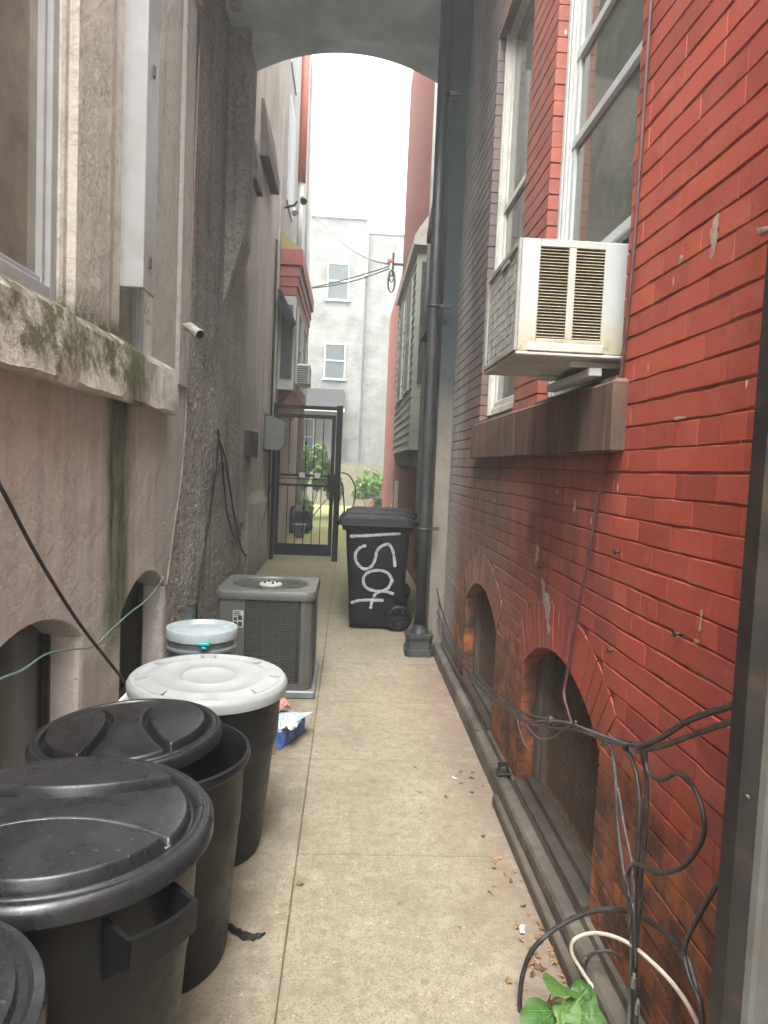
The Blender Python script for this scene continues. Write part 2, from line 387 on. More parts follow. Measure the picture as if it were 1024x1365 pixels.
def plastic(name, c, scuff=.35, rough=.42, sp_=.5):
    g = NG(name)
    n = g.noise(5, 6, .65, g.obj); s1 = g.noise(38, 6, .8, g.obj, dist=1.2)
    col = g.mix(n, tuple(x*.8 for x in c), tuple(x*1.25 for x in c))
    sc = g.ramp(s1, [(.56, 0.0), (.70, 1.0)])
    col = g.mix(g.math('MULTIPLY', sc, scuff), col, tuple(min(1, x*2.5+.05) for x in c))
    sv = g.n('ShaderNodeMapping'); sv.inputs['Scale'].default_value = (14, 90, 30); sv.inputs['Rotation'].default_value = (0, 0, .9); g.L(g.obj, sv.inputs['Vector'])
    scr = g.math('MULTIPLY', g.ramp(g.noise(1.6, 5, .8, sv.outputs[0]), [(.62, 0.0), (.70, 1.0)]), g.ramp(g.noise(4, 4, .6, g.obj), [(.45, 0.0), (.6, 1.0)]))
    spk = g.math('MULTIPLY', g.ramp(g.voro(42, g.obj), [(0, 1.0), (.10, 1.0), (.16, 0.0)]), g.ramp(g.noise(7, 3, .6, g.obj), [(.5, 0.0), (.6, 1.0)]))
    col = g.mix(g.math('MULTIPLY', g.math('MAXIMUM', scr, spk), min(1, scuff*4)), col, (.075, .077, .078))
    dust = g.ramp(g.noise(9, 7, .75, g.obj), [(.45, 0.0), (.7, 1.0)])
    col = g.mix(g.math('MULTIPLY', dust, scuff*.5), col, (.06, .058, .052))
    h = g.math('ADD', g.noise(140, 3, .6, g.obj), g.math('MULTIPLY', g.noise(6, 3, .5, g.obj), 2.0))
    ro = g.math('ADD', g.math('MULTIPLY', dust, .25), g.math('ADD', g.math('MULTIPLY', n, .15), rough-.1))
    return g.done(col, ro, g.bump(h, .12, .003), 0, sp_)
BLK = plastic('black_plastic', (.0055, .006, .007), .04, .42, .28); GRYLID = plastic('charcoal_plastic', (.013, .015, .017), .20, .29)
DGR = plastic('matte_black_plastic', (.008, .009, .0105), .18, .31); BINM = plastic('wheeled_bin_plastic', (.003, .0035, .0042), .05, .5, .3)
def white_lid():
    g = NG('white_plastic'); n = g.noise(7, 6, .7, g.obj)
    col = g.mix(n, (.23, .24, .245), (.33, .345, .35))
    col = g.mix(g.math('MULTIPLY', g.ramp(g.noise(13, 6, .75, g.obj), [(.5, 0.0), (.68, 1.0)]), .4), col, (.36, .35, .31))
    leaf = g.ramp(g.voro(3.3, g.obj), [(0, 1.0), (.06, 1.0), (.085, 0.0)])
    col = g.mix(g.math('MULTIPLY', leaf, .5), col, (.40, .40, .24))
    return g.done(col, .45, g.bump(g.noise(60, 4, .6, g.obj), .2, .002), 0, .5)
WLID = white_lid()
WHITE = simple('white_vinyl', (.46, .475, .48), .4, var=.08, dirt=(.35, .33, .28), dirt_amt=.35)
CREAM = simple('aged_white_paint', (.52, .51, .47), .5, var=.12, dirt=(.25, .22, .17), dirt_amt=.5)
STEEL = simple('galvanised_steel', (.115, .117, .11), .55, .3, var=.3, scale=9, dirt=(.15, .115, .075), dirt_amt=.8, bump=.25)
DSTEEL = simple('dark_steel', (.035, .032, .029), .5, .5, var=.3, scale=12, dirt=(.12, .08, .05), dirt_amt=.5)
IRON = simple('black_iron', (.006, .0065, .008), .5, .1, var=.3)
PIPE = simple('grey_painted_pipe', (.034, .038, .04), .45, .1, var=.25, scale=5, dirt=(.085, .075, .06), dirt_amt=.6)
PIPEB = simple('black_drain_boot', (.035, .038, .04), .5, 0, var=.3, dirt=(.12, .11, .09), dirt_amt=.6)
ACG = simple('condenser_grey', (.105, .105, .095), .42, .1, var=.08, scale=4, dirt=(.15, .14, .11), dirt_amt=.4)
ACD = simple('condenser_dark', (.03, .03, .029), .6, .1, var=.3)
CONCRETE2 = simple('old_concrete', (.11, .092, .075), .9, var=.4, scale=5, dirt=(.035, .028, .023), dirt_amt=.9, bump=.8, bdist=.008, bscale=40)
WOODOLD = simple('weathered_wood', (.085, .068, .053), .85, var=.35, scale=6, dirt=(.15, .13, .10), dirt_amt=.5, bump=.5, bdist=.004, bscale=30)
CABLE = simple('black_cable_sheath', (.022, .020, .020), .45, var=.3, scale=20, dirt=(.13, .12, .11), dirt_amt=.5)
CABLEG = simple('grey_cable_sheath', (.085, .08, .078), .55, var=.3, scale=20, dirt=(.08, .06, .06), dirt_amt=.6)
CABLEB = simple('brown_painted_cable', (.10, .045, .04), .55, var=.35, scale=15, dirt=(.03, .02, .02), dirt_amt=.6)
CABLEW = simple('white_cable_sheath', (.62, .55, .46), .45, var=.12, scale=20, dirt=(.35, .28, .2), dirt_amt=.4)
CABLEGR = simple('green_cable_sheath', (.20, .36, .26), .5, var=.2, scale=20)
REDTRIM = simple('red_trim_paint', (.30, .075, .06), .5, var=.2, dirt=(.16, .09, .07), dirt_amt=.5)
def courses(name, c1, c2, mort, dirt, dk, w_=.215, h_=.07):
    g = NG(name); cx = g.n('ShaderNodeCombineXYZ'); g.L(g.math('ADD', g.X, g.Y), cx.inputs[0]); g.L(g.Z, cx.inputs[1])
    b = g.n('ShaderNodeTexBrick'); g.L(cx.outputs[0], b.inputs['Vector']); b.inputs['Scale'].default_value = 1; b.inputs['Brick Width'].default_value = w_; b.inputs['Row Height'].default_value = h_
    b.inputs['Mortar Size'].default_value = .006; b.inputs['Mortar Smooth'].default_value = .3
    g.L(c1, b.inputs['Color1']); g.L(c2, b.inputs['Color2']); g.L(mort, b.inputs['Mortar'])
    col = g.mix(g.math('MULTIPLY', g.ramp(g.noise(1.4, 6, .7), [(.42, 0.0), (.68, 1.0)]), dk), b.outputs['Color'], dirt)
    col = g.mix(g.math('MULTIPLY', g.ramp(g.noise(3, 6, .7, g.scaled(1, 1, .12)), [(.5, 0.0), (.7, 1.0)]), dk*.6), col, dirt)
    h = g.math('SUBTRACT', g.math('MULTIPLY', g.noise(25, 4), .5), b.outputs['Fac'])
    return g.done(col, .85, g.bump(h, .7, .008), 0, .2)
REDBR = courses('red_brick_far', (.27, .07, .048), (.21, .056, .04), (.16, .08, .065), (.17, .10, .08), .5)
BLUE = simple('blue_card', (.03, .13, .50), .5, var=.25, scale=18, dirt=(.55, .6, .65), dirt_amt=.7)
CARD = simple('brown_card', (.28, .18, .11), .8, var=.15)
TEAL = simple('teal_plastic', (.0, .34, .38), .35, var=.1)
SKYB = simple('cloudy_bucket_plastic', (.36, .42, .45), .4, var=.15, dirt=(.5, .48, .4), dirt_amt=.4, scale=12)
BUCK = simple('grey_bucket_plastic', (.16, .19, .20), .4, var=.2, dirt=(.4, .4, .38), dirt_amt=.4, scale=12)
PAINTW = simple('spray_paint', (.42, .44, .44), .8, var=.35, scale=40, dirt=(.12, .13, .13), dirt_amt=.5)
SILVER = simple('tin_connector', (.5, .5, .5), .3, .9, var=.1)
SIDING = simple('grey_siding', (.40, .42, .36), .7, var=.12, scale=5, dirt=(.25, .26, .2), dirt_amt=.4)
SOOTW = simple('blackened_wood', (.05, .038, .03), .85, var=.4, scale=7, dirt=(.09, .075, .06), dirt_amt=.6, bump=.6, bdist=.005, bscale=30)
SHING = simple('grey_shingle', (.022, .022, .023), .9, var=.3, scale=20, bump=.6, bdist=.01)
FENCEW = simple('grey_fence_board', (.20, .175, .13), .9, var=.25, scale=9, dirt=(.16, .2, .08), dirt_amt=.5)
SCREEN = simple('rusty_mesh', (.13, .085, .055), .8, .2, var=.4, scale=20)
PALEW = courses('pale_painted_brick', (.20, .20, .192), (.17, .172, .163), (.135, .137, .13), (.095, .097, .088), .9, .3, .1)
PALEL = simple('pale_grey_render', (.42, .42, .39), .85, var=.15, scale=2, dirt=(.28, .27, .24), dirt_amt=.6, bump=.3, bdist=.01, bscale=20)
SOFFIT = simple('sky_tinted_plaster', (.62, .71, .85), .9, var=.25, scale=1.2, dirt=(.34, .37, .43), dirt_amt=.6, bump=.35, bdist=.01, bscale=12, k=1)  # bluish sky light on the bridge underside is put into this colour
SOOTY = simple('sooty_render', (.16, .165, .18), .9, var=.3, scale=3, dirt=(.08, .08, .085), dirt_amt=.6, bump=.5, bdist=.012, bscale=30, k=1)
REVEALB = simple('dark_interior', (.02, .019, .018), .9, var=.3)
LINT = simple('coil_lint', (.36, .36, .33), .9, .1, var=.35, scale=20, dirt=(.20, .20, .17), dirt_amt=.6, bump=.6, bdist=.004, bscale=120)
YEL = simple('yellowed_plastic', (.42, .37, .26), .5, var=.12, dirt=(.22, .15, .05), dirt_amt=.7, scale=5)
def glass_mat(name, c, rough=.06, sp_=.9):
    g = NG(name); n = g.noise(3, 5, .7)
    col = g.mix(g.ramp(n, [(.35, 0.0), (.7, 1.0)]), tuple(x*.7 for x in c), tuple(x*1.3 for x in c))
    film = g.ramp(g.noise(14, 6, .75), [(.4, .0), (.75, .35)])
    return g.done(g.mix(film, col, (.20, .20, .17)), g.math('ADD', g.math('MULTIPLY', film, .3), rough), g.bump(g.noise(2.5, 2), .12, .01), 0, sp_)
GLASS = glass_mat('window_glass', (.075, .08, .068)); GLASSL = glass_mat('curtained_glass', (.24, .215, .165)); GLASSB = glass_mat('bluish_glass', (.045, .06, .063), .35, .25)
def sill_mat():
    g = NG('brownstone'); st = g.noise(8, 6, .7, g.scaled(1, 1, .12)); n = g.noise(5, 6, .65)
    col = g.mix(n, (.065, .038, .028), (.15, .082, .055))
    col = g.mix(g.ramp(st, [(.42, 0.0), (.62, .85)]), col, (.035, .026, .022))
    ch = g.ramp(g.voro(8, g.scaled(1, 1.6, .45)), [(0, 1.0), (.04, 1.0), (.06, 0.0)])
    col = g.mix(g.math('MULTIPLY', ch, g.ramp(g.noise(4, 2), [(.52, 0.0), (.58, .8)])), col, (.6, .5, .42))
    return g.done(col, .8, g.bump(g.noise(40, 5, .7), .5, .005), 0, .3)
STONE = sill_mat()
def leaf_mat(name, a, b, tr=True):
    g = NG(name); R = g.attr()
    col = g.mix(R, a, b); col = g.mix(g.math('MULTIPLY', g.noise(30, 3), .3), col, tuple(x*.5 for x in a)); col = g.mix(g.math('GREATER_THAN', R, 1.5), col, tuple(x*1.9 for x in b))
    m_ = g.done(col, .5, g.bump(g.noise(60, 2), .2, .003), 0, .4)
    if tr:
        t = g.n('ShaderNodeBsdfTranslucent'); g.L(col, t.inputs[0]); x = g.n('ShaderNodeMixShader'); x.inputs[0].default_value = .25
        g.t.links.new(g.p.outputs[0], x.inputs[1]); g.t.links.new(t.outputs[0], x.inputs[2]); g.t.links.new(x.outputs[0], g.out.inputs[0])
    return m_
LEAFG = leaf_mat('green_leaf', (.045, .11, .022), (.08, .17, .035)); LEAFD = leaf_mat('dry_leaf', (.13, .065, .03), (.38, .22, .10))
BUSHG = leaf_mat('bright_leaf', (.10, .20, .045), (.22, .36, .09))
MOSS = leaf_mat('roof_moss', (.16, .15, .05), (.36, .26, .10), False)

# ------------------------------------------------------------------ 2D openings
def arch_pts(y0, y1, zb, zs, za, n=14):
    c = (y1-y0)/2; h = za-zs; R = (c*c+h*h)/(2*h); zc = za-R; yc = (y0+y1)/2; a = math.asin(min(1, c/R))
    return [(y0, zb)]+[(yc+R*math.sin(-a+2*a*i/n), zc+R*math.cos(-a+2*a*i/n)) for i in range(n+1)]+[(y1, zb)]
def rect_pts(y0, y1, z0, z1): return [(y0, z0), (y0, z1), (y1, z1), (y1, z0)]
def offset(poly, d):
    cy = sum(p[0] for p in poly)/len(poly); cz = sum(p[1] for p in poly)/len(poly)
    hy = max(abs(p[0]-cy) for p in poly); hz = max(abs(p[1]-cz) for p in poly)
    return [(cy+(p[0]-cy)*(1+d/hy), cz+(p[1]-cz)*(1+d/hz)) for p in poly]
def holed_wall(mb, outer, holes, x, depth, s, round_=.0, mi=0):
    """wall sheet at plane x with openings; reveals run back by depth (s = +1 when the room side is at larger x)"""
    loops = [outer]+[offset(h, round_) for h in holes]
    flat = [p for l in loops for p in l]
    tri = tessellate_polygon([[Vector((p[0], p[1], 0)) for p in l] for l in loops])
    mb.add([(x, p[0], p[1]) for p in flat], [tuple(t) for t in tri], mi=mi)
    for h in holes:
        rings = [[(x, *p) for p in offset(h, round_)]]
        if round_: rings += [[(x+s*round_*.3, *p) for p in offset(h, round_*.3)], [(x+s*round_, *p) for p in h]]
        rings.append([(x+s*depth, *p) for p in h])
        n = len(h)
        for a, b in zip(rings, rings[1:]):
            mb.add(a+b, [(i, (i+1) % n, n+(i+1) % n, n+i) for i in range(n)], mi=mi, smooth=False)
def sheet(poly, x, axis='x'):
    pass

# ================================================================== GROUND
gm = MB(); gm.box((-70, -50, -.25), (70, 90, -.06)); tag(gm.build('ground', SOIL), kind='structure')
ym = MB(); N = 40
vs = []; fs = []
for i in range(N+1):
    for j in range(N+1):
        X = -9+18*i/N; Y = 12.6+17*j/N
        vs.append((X, Y, -.012+.03*random.random()))
for i in range(N):
    for j in range(N):
        a = i*(N+1)+j; fs.append((a, a+N+1, a+N+2, a+1))
ym.add(vs, fs, smooth=True); tag(ym.build('yard_ground', SOIL), kind='structure')
pm = MB()
ysl = [-2.8, -1.87, -.94, -.02, .91, 1.83, 2.76, 3.70, 4.63, 5.56, 6.49, 7.42, 8.35, 9.28, 10.2, 11.2, 12.2, 12.7]
for i in range(len(ysl)-1):
    for (xa, xb) in ((-1.35, -.145), (-.145, .87)):
        dz = random.uniform(-.002, .002)
        pm.box((xa+.0008, ysl[i]+.0008, -.08), (xb-.0008, ysl[i+1]-.0008, dz*.5), .0025, jit=.0004)
pm.box((.873, 5.9, -.08), (1.2, 12.6, -.001))
pm.box((-1.35, -2.8, -.1), (.9, 12.6, -.012))
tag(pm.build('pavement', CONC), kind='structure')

# ================================================================== LEFT: near stucco house
LX = -1.25
H1 = thing('stucco_house', 'near left house of pink and tan stucco with a mossy projecting ledge', 'house', (LX, 2.5, 0))
def P_(o, root):            # keep world coordinates under a placed root
    o.parent = root; o.matrix_parent_inverse = Matrix.Translation(-Vector(root.location)) if root.rotation_euler.z == 0 else root.matrix_world.inverted(); return o
def part(mb, name, mat, root, **k):
    o = mb.build(name, mat, **k); return P_(o, root)
def sub(mb, name, mat, parent, **k):
    o = mb.build(name, mat, **k); o.parent = parent; return o

L1 = arch_pts(2.30, 3.40, -.02, .70, .88); L2 = arch_pts(4.02, 4.93, -.02, .68, .85)
W1 = rect_pts(1.75, 3.10, 2.20, 5.6); W2 = rect_pts(3.90, 4.48, 2.14, 5.6)
mb = MB()
outer = [(-3, -.1), (-3, 6.3), (5.42, 6.3), (5.42, 1.86), (5.30, 1.4), (5.12, .9), (5.02, .62), (5.0, -.1)]  # wall top cut low, out of view, to let more sky light in
holed_wall(mb, outer, [L1, L2, W1, W2], LX, .19, -1, .03)
b = len(mb.v); n = len(outer)     # end face at the far corner, 4 cm proud of the pebbledash
mb.add([(LX, *p) for p in outer]+[(LX-.30, *p) for p in outer], [(i, (i+1) % n, n+(i+1) % n, n+i) for i in range(1, n-1)])
# shallow pilaster with a chamfered far side, soft strip at the corner
mb.prism([(LX-.02, 3.16), (LX+.035, 3.18), (LX+.035, 3.60), (LX-.02, 3.86)], 'z', 2.13, 6.28)
mb.prism([(LX-.02, 5.06), (LX+.022, 5.12), (LX+.022, 5.40), (LX-.02, 5.43)], 'z', 2.10, 4.9)
mb.prism([(5.10, 4.85), (5.40, 4.85), (5.40, 5.45), (4.95, 5.45), (4.95, 5.2)], 'x', LX-.02, LX+.06)
part(mb, 'wall', STUC, H1)
# ledge: long strip with rounded lower lip, drawn as a lofted section with wobble
mb = MB(); ys = [-.5+.06*i for i in range(int(5.36/.06)+1)]
sec = []
for Y in ys:
    k = 0.0 if Y < 3.85 else -.012
    wv = .006*math.sin(Y*7)+.004*math.sin(Y*17+1)
    drop = -.10*max(0, 1-abs(Y-5.0)/.5) if False else 0
    sec.append([(LX-.05, Y, 2.20), (LX+.03+k, Y, 2.185+wv*.4), (LX+.075+k+wv, Y, 2.15+wv), (LX+.085+k+wv, Y, 2.13), (LX+.095+k+wv, Y, 1.96+wv), (LX+.105+k, Y, 1.875+wv), (LX+.09+k+wv, Y, 1.858-wv), (LX-.05, Y, 1.872+wv)])
V = [p for s_ in sec for p in s_]; m_ = 8
F_ = [(i*m_+k, i*m_+k+1, (i+1)*m_+k+1, (i+1)*m_+k) for i in range(len(sec)-1) for k in range(m_-1)]
mb.add(V, F_, smooth=True)
mb.f.append(tuple(len(V)-m_+k for k in range(m_))); mb.mi.append(0); mb.c.append(.5); mb.smooth.append(False)
part(mb, 'ledge', STUC, H1, autosmooth=24)
def left_window(y0, y1, z0, z1, mat, rec, kind, fw=.055, rails=()):
    f = MB(); x = LX-rec
    f.box((x-.05, y0, z0), (x+.02, y0+fw, z1), .004); f.box((x-.05, y1-fw, z0), (x+.02, y1, z1), .004)
    f.box((x-.05, y0+fw, z0), (x+.02, y1-fw, z0+fw), .004); f.box((x-.05, y0+fw, z1-fw), (x+.02, y1-fw, z1), .004)
    f.box((x-.045, y1-fw-.03, z0+fw), (x-.002, y1-fw-.004, z1-fw), .003)
    f.box((x-.045, y0+fw, z0+fw+.002), (x-.008, y1-fw-.03, z0+fw+.035), .003)
    for r in rails: f.box((x-.04, y0+fw, r), (x+.005, y1-fw, r+.045), .003)
    o = part(f, kind, WHITE if kind == 'window' else WOODOLD, H1)
    g_ = MB(); g_.box((x-.036, y0+fw-.01, z0+fw-.01), (x-.028, y1-fw+.01, z1-fw+.01)); sub(g_, 'pane', mat, o)
    return o
o = left_window(1.75, 3.10, 2.20, 5.6, GLASSL, .035, 'window', .06)
o = left_window(3.92, 4.46, 2.15, 5.6, GLASSL, .06, 'window', .05)
def bwin(y0, y1, root, side, xr, mat=GLASS):
    f = MB(); x = xr
    f.box((x-.03, y0, .0), (x+.03, y0+.05, .9), .004); f.box((x-.03, y1-.05, .0), (x+.03, y1, .9), .004)
    f.box((x-.028, y0+.05, .03), (x+.028, y1-.05, .09), .004)
    f.box((x-.02, (y0+y1)/2-.02, .09), (x+.02, (y0+y1)/2+.02, .9), .003)
    o = part(f, 'basement_window', DSTEEL, root)
    g_ = MB(); g_.box((x-.006, y0+.04, .08), (x+.004, y1-.04, .95)); sub(g_, 'pane', mat, o)
    return o
bwin(2.28, 3.42, H1, -1, LX-.17, glass_mat('dark_cellar_glass', (.018, .02, .022), .15)); bwin(4.0, 4.95, H1, -1, LX-.17, REVEALB)
# white shutter housing standing out of the second window
mb = MB(); mb.box((-1.262, 3.87, 2.47), (-1.128, 3.905, 6.0), .004); mb.box((-1.145, 3.907, 2.47), (-1.130, 4.10, 6.0), .003)
mb.box((-1.255, 3.907, 2.49), (-1.147, 3.93, 6.0), .003)
so_ = thing('window_shutter', 'tall white shutter standing open at the narrow window of the left stucco house', 'shutter', (-1.2, 3.9, 2.47))
part(mb, 'shutter_leaf', WHITE, so_)
for zz in (2.6, 3.6):
    mb = MB(); mb.box((-1.127, 3.96, zz), (-1.118, 3.99, zz+.06), .002); part(mb, 'hinge', STEEL, so_)

# security camera
p = onX(240, 433, LX)
sc_ = thing('security_camera', 'small white security camera on the corner of the left stucco wall', 'camera', p)
mb = MB(); mb.lathe([(0, 0), (.035, 0), (.038, .006), (.03, .02), (.0, .024)], n=20); 
mb.v = [(q[2], q[0], q[1]) for q in mb.v]; sub(mb, 'mount', CREAM, sc_)
d = Vector((.62, -.62, -.42)).normalized()
mb = MB(); mb.tube([(.015, 0, 0), (.05, 0, -.005), (.075, -.01, -.02)], .012, 10); sub(mb, 'bracket', CREAM, sc_)
a0 = Vector((.055, .02, -.005))
mb = MB(); mb.tube([a0, a0+d*.004, a0+d*.15, a0+d*.165], [.026, .036, .036, .034], 20); sub(mb, 'housing', CREAM, sc_)
mb = MB(); mb.tube([a0+d*.1655, a0+d*.168], [.030, .030], 20); sub(mb, 'lens', BLK, sc_)

# ================================================================== LEFT: pebbledash house under the bridge
H2 = thing('pebbledash_house', 'middle left house with rough grey pebbledash wall behind the condenser', 'house', (-1.29, 8, 0))
PX = -1.29
mb = MB(); hole = rect_pts(8.55, 8.95, -.02, .80)
holed_wall(mb, [(5.0, -.1), (5.0, 11), (11.85, 11), (11.85, -.1)], [hole], PX, .2, -1, .02)
mb.add([(PX, 11.85, -.1), (PX, 11.85, 11), (-7, 11.85, 11), (-7, 11.85, -.1)], [(0, 1, 2, 3)])
mb.add([(PX, 5.0, 11), (PX, 11.85, 11), (-7, 11.85, 11), (-7, 5, 11)], [(0, 1, 2, 3)])
# drawn-in lower batter close to the ground
mb.prism([(PX-.02, 1.25), (PX+.03, 1.0), (PX+.05, .3), (PX+.055, -.05), (PX-.02, -.05)], 'y', 9.0, 11.84)
part(mb, 'wall', PEB, H2)
mb = MB(); ds = .0135; ny = int((8.52-5.0)/ds); nz = int(5.7/ds); V = []; F2 = []
for i in range(ny+1):
    y = 5.0+i*ds
    for j in range(nz+1):
        zq = j*ds; p_ = Vector((y*31, zq*24, .5)); q_ = Vector((y*58, zq*50, 4.0))
        h_ = max(0, mnoise.noise(p_))*.9+abs(mnoise.noise(q_))*.7+random.random()*.16
        V.append((PX+.003+.017*h_+.012*mnoise.noise(Vector((y*2, zq*2, 8))), y, zq))
for i in range(ny):
    for j in range(nz):
        a = i*(nz+1)+j; F2.append((a, a+nz+1, a+nz+2, a+1))
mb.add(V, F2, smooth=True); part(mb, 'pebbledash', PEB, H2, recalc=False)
mb = MB(); mb.box((PX-.22, 8.5, -.02), (PX-.18, 9.0, .85)); part(mb, 'hatch', WOODOLD, H2)
# corbelled pier that carries the bridge on this side
mb = MB(); pr = [(PX-.02, 3.0), (PX+.03, 3.15), (-1.10, 3.75), (-1.09, 5.66), (PX-.02, 5.66)]
mb.prism([(x, z) for x, z in pr], 'y', 7.02, 7.50); part(mb, 'pier', PEB, H2)
# projecting dark hoods high on the lit stretch
for (y0, y1, z0, z1, dx) in ((9.3, 10.6, 5.45, 6.15, .12), (8.6, 9.2, 4.9, 5.4, .07)):
    mb = MB(); mb.prism([(PX-.02, z1), (PX+dx*.3, z1), (PX+dx, z0+.18), (PX+dx, z0), (PX-.02, z0)], 'y', y0, y1); part(mb, 'window_hood', CONCRETE2, H2)
# meter box and its conduit
p = onX(249, 820, PX)
mt = thing('junction_box', 'small grey electrical box low on the pebbledash wall beside the buckets', 'electrical box', (PX, p.y, p.z))
mb = MB(); mb.box((.002, -.07, -.08), (.06, .07, .09), .008); sub(mb, 'box', BUCK, mt)
mb = MB(); mb.box((.002, -.075, .091), (.066, .075, .105), .004); sub(mb, 'lid', CONCRETE2, mt)

# ================================================================== BRIDGE over the alley
BR = thing('overhead_bridge', 'dark plaster bridge joining the houses overhead with a shallow far arch', 'bridge', (-.2, 6, 5.66))
mb = MB()
mb.box((-1.29, 4.35, 5.66), (.95, 7.08, 5.86))
mb.box((-1.4, 4.3, 5.86), (1.0, 7.5, 6.5))  # unseen upper mass kept low so more sky reaches the alley walls
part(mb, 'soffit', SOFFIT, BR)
ar = arch_pts(-1.12, .80, 5.05, 5.50, 5.76, 24)
mb = MB(); poly = [(-1.30, 5.86), (-1.30, 5.05)]+ar+[(.98, 5.05), (.98, 5.86)]
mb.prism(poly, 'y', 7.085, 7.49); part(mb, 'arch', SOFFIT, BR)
mb = MB(); mb.lathe([(0, 0), (.05, 0), (.055, .02), (.03, .035), (0, .036)], n=20); mb.lathe([(0.0, -.03), (.02, -.025), (.026, -.01), (.02, 0)], n=16)
lo = part(mb, 'bulb_holder', CREAM, BR); lo.location = onZ(311, 6, 5.65)+Vector((.02, 0, -.03)); lo.matrix_parent_inverse = Matrix.Translation(-Vector(BR.location))

# ================================================================== RIGHT: painted brick house
RX = .86
H3 = thing('brick_house', 'near right house of red painted brick with a deep brownstone sill', 'house', (RX, 2.5, 0))
ops_rect = [(2.26, 3.27, 1.80, 4.4), (3.76, 4.72, 1.80, 4.4)]
ops_arch = [(2.23, 3.25, .10, .68, .86), (3.86, 4.88, .10, .68, .86)]
Y0, Y1, ZT = .3, 5.98, 6.3  # unseen wall top lowered to open the alley to sky light
mb = MB()
outer = [(Y0-3.4, -.1), (Y0-3.4, ZT), (Y1-.01, ZT), (Y1-.01, -.1)]
holes = [offset(rect_pts(*r), .006) for r in ops_rect]+[offset(arch_pts(*a), .006) for a in ops_arch]
holed_wall(mb, outer, holes, RX+.0042, .13, 1, 0)
part(mb, 'mortar', MORTAR, H3)
def ring_dist(y, z, a):
    y0, y1, zb, zs, za = a; c = (y1-y0)/2; h = za-zs; R = (c*c+h*h)/(2*h); zc = za-R; yc = (y0+y1)/2
    return math.hypot(y-yc, z-zc)-R, math.atan2(y-yc, z-zc), math.asin(c/R), R, yc, zc
def blocked(y, z):
    for r in ops_rect:
        if r[0] < y < r[1] and r[2] < z < r[3]: return True
    for a in ops_arch:
        if a[0] < y < a[1] and z < a[3]: return z > a[2]-.05
        dd, an, lim, R, yc, zc = ring_dist(y, z, a)
        if dd < .205 and abs(an) < lim+.012 and z > a[3]-.08: return True
    return False
def wob(y, rw, k):
    lo = mnoise.noise(Vector((y*.7, rw*.13, 5.0)))*.007
    return lo+mnoise.noise(Vector((y*8, rw*3.1+k*7.7, 1.0)))*.0030+mnoise.noise(Vector((y*31, rw*2.3+k*5.1, 9.0)))*.0016
def brick_run(mb, x, s0, s1, za, zb, rw):
    n_ = max(1, round((s1-s0)/.045)); bv = .0026; vs = []; col = min(1, max(0, random.gauss(.55, .33)))
    for i in range(n_+1):
        y = s0+(s1-s0)*i/n_; e = .0012 if i in (0, n_) else 0; yi = y+(e if i == 0 else -e if i == n_ else 0)
        a = za+wob(y, rw, 0); b_ = zb+wob(y, rw, 1); xj = x+mnoise.noise(Vector((y*12, rw*1.7, 3.0)))*.0014+e
        vs += [(RX+.115, y, a), (x+.0045, y, a), (xj, yi, a+bv), (xj, yi, b_-bv), (x+.0045, y, b_), (RX+.115, y, b_)]
    fs = [(i*6+k, i*6+k+1, (i+1)*6+k+1, (i+1)*6+k) for i in range(n_) for k in range(5)]
    fs += [(0, 1, 4, 5), (1, 2, 3, 4), (n_*6, n_*6+5, n_*6+4, n_*6+1), (n_*6+1, n_*6+4, n_*6+3, n_*6+2)]
    mb.add(vs, fs, col)
mb = MB(); pitch = .0695; row = 0; z = .0
while z < 6.2:
    gp = random.choice((.0018, .0026, .0036)); za_, zb_ = z+gp, z+pitch-.0024
    hdr = (row % 7 == 3); L0 = .107 if hdr else .214; Lp = L0*random.choice((1, 1, 2))
    y = Y0-Lp*(0.5 if row % 2 else 0.0)-.4
    zm = (za_+zb_)/2
    while y < Y1:
        a = max(y+.0008, Y0-.4); b_ = min(y+Lp-.0008, Y1)
        y += Lp; Lp = L0*random.choice((1, 1, 1, 1, 2, 2))
        if b_-a < .02: continue
        # cut against openings
        st = .006; k = a; seg = None; segs = []
        if not any(blocked(a+(b_-a)*t/6, zm) for t in range(7)): segs = [(a, b_)]
        else:
            while k <= b_:
                if not blocked(k, zm):
                    seg = [k, k] if seg is None else [seg[0], k]
                elif seg: segs.append(tuple(seg)); seg = None
                k += st
            if seg: segs.append((seg[0], b_ if not blocked(b_, zm) else seg[1]))
            # snap to true rectangular jambs
            fixed = []
            for s0, s1 in segs:
                for r in ops_rect+[(q[0], q[1], 0, q[3]) for q in ops_arch]:
                    if r[2] < zm < r[3]:
                        if abs(s0-r[1]) < .012: s0 = r[1]
                        if abs(s1-r[0]) < .012: s1 = r[0]
                fixed.append((s0, s1))
            segs = fixed
        for s0, s1 in segs:
            if s1-s0 < .012: continue
            jx = random.uniform(-.0006, .0006); zj = random.uniform(-.0012, .0010)
            brick_run(mb, RX+jx, s0, s1, za_+zj, zb_+zj*.4, row)
    z += pitch; row += 1
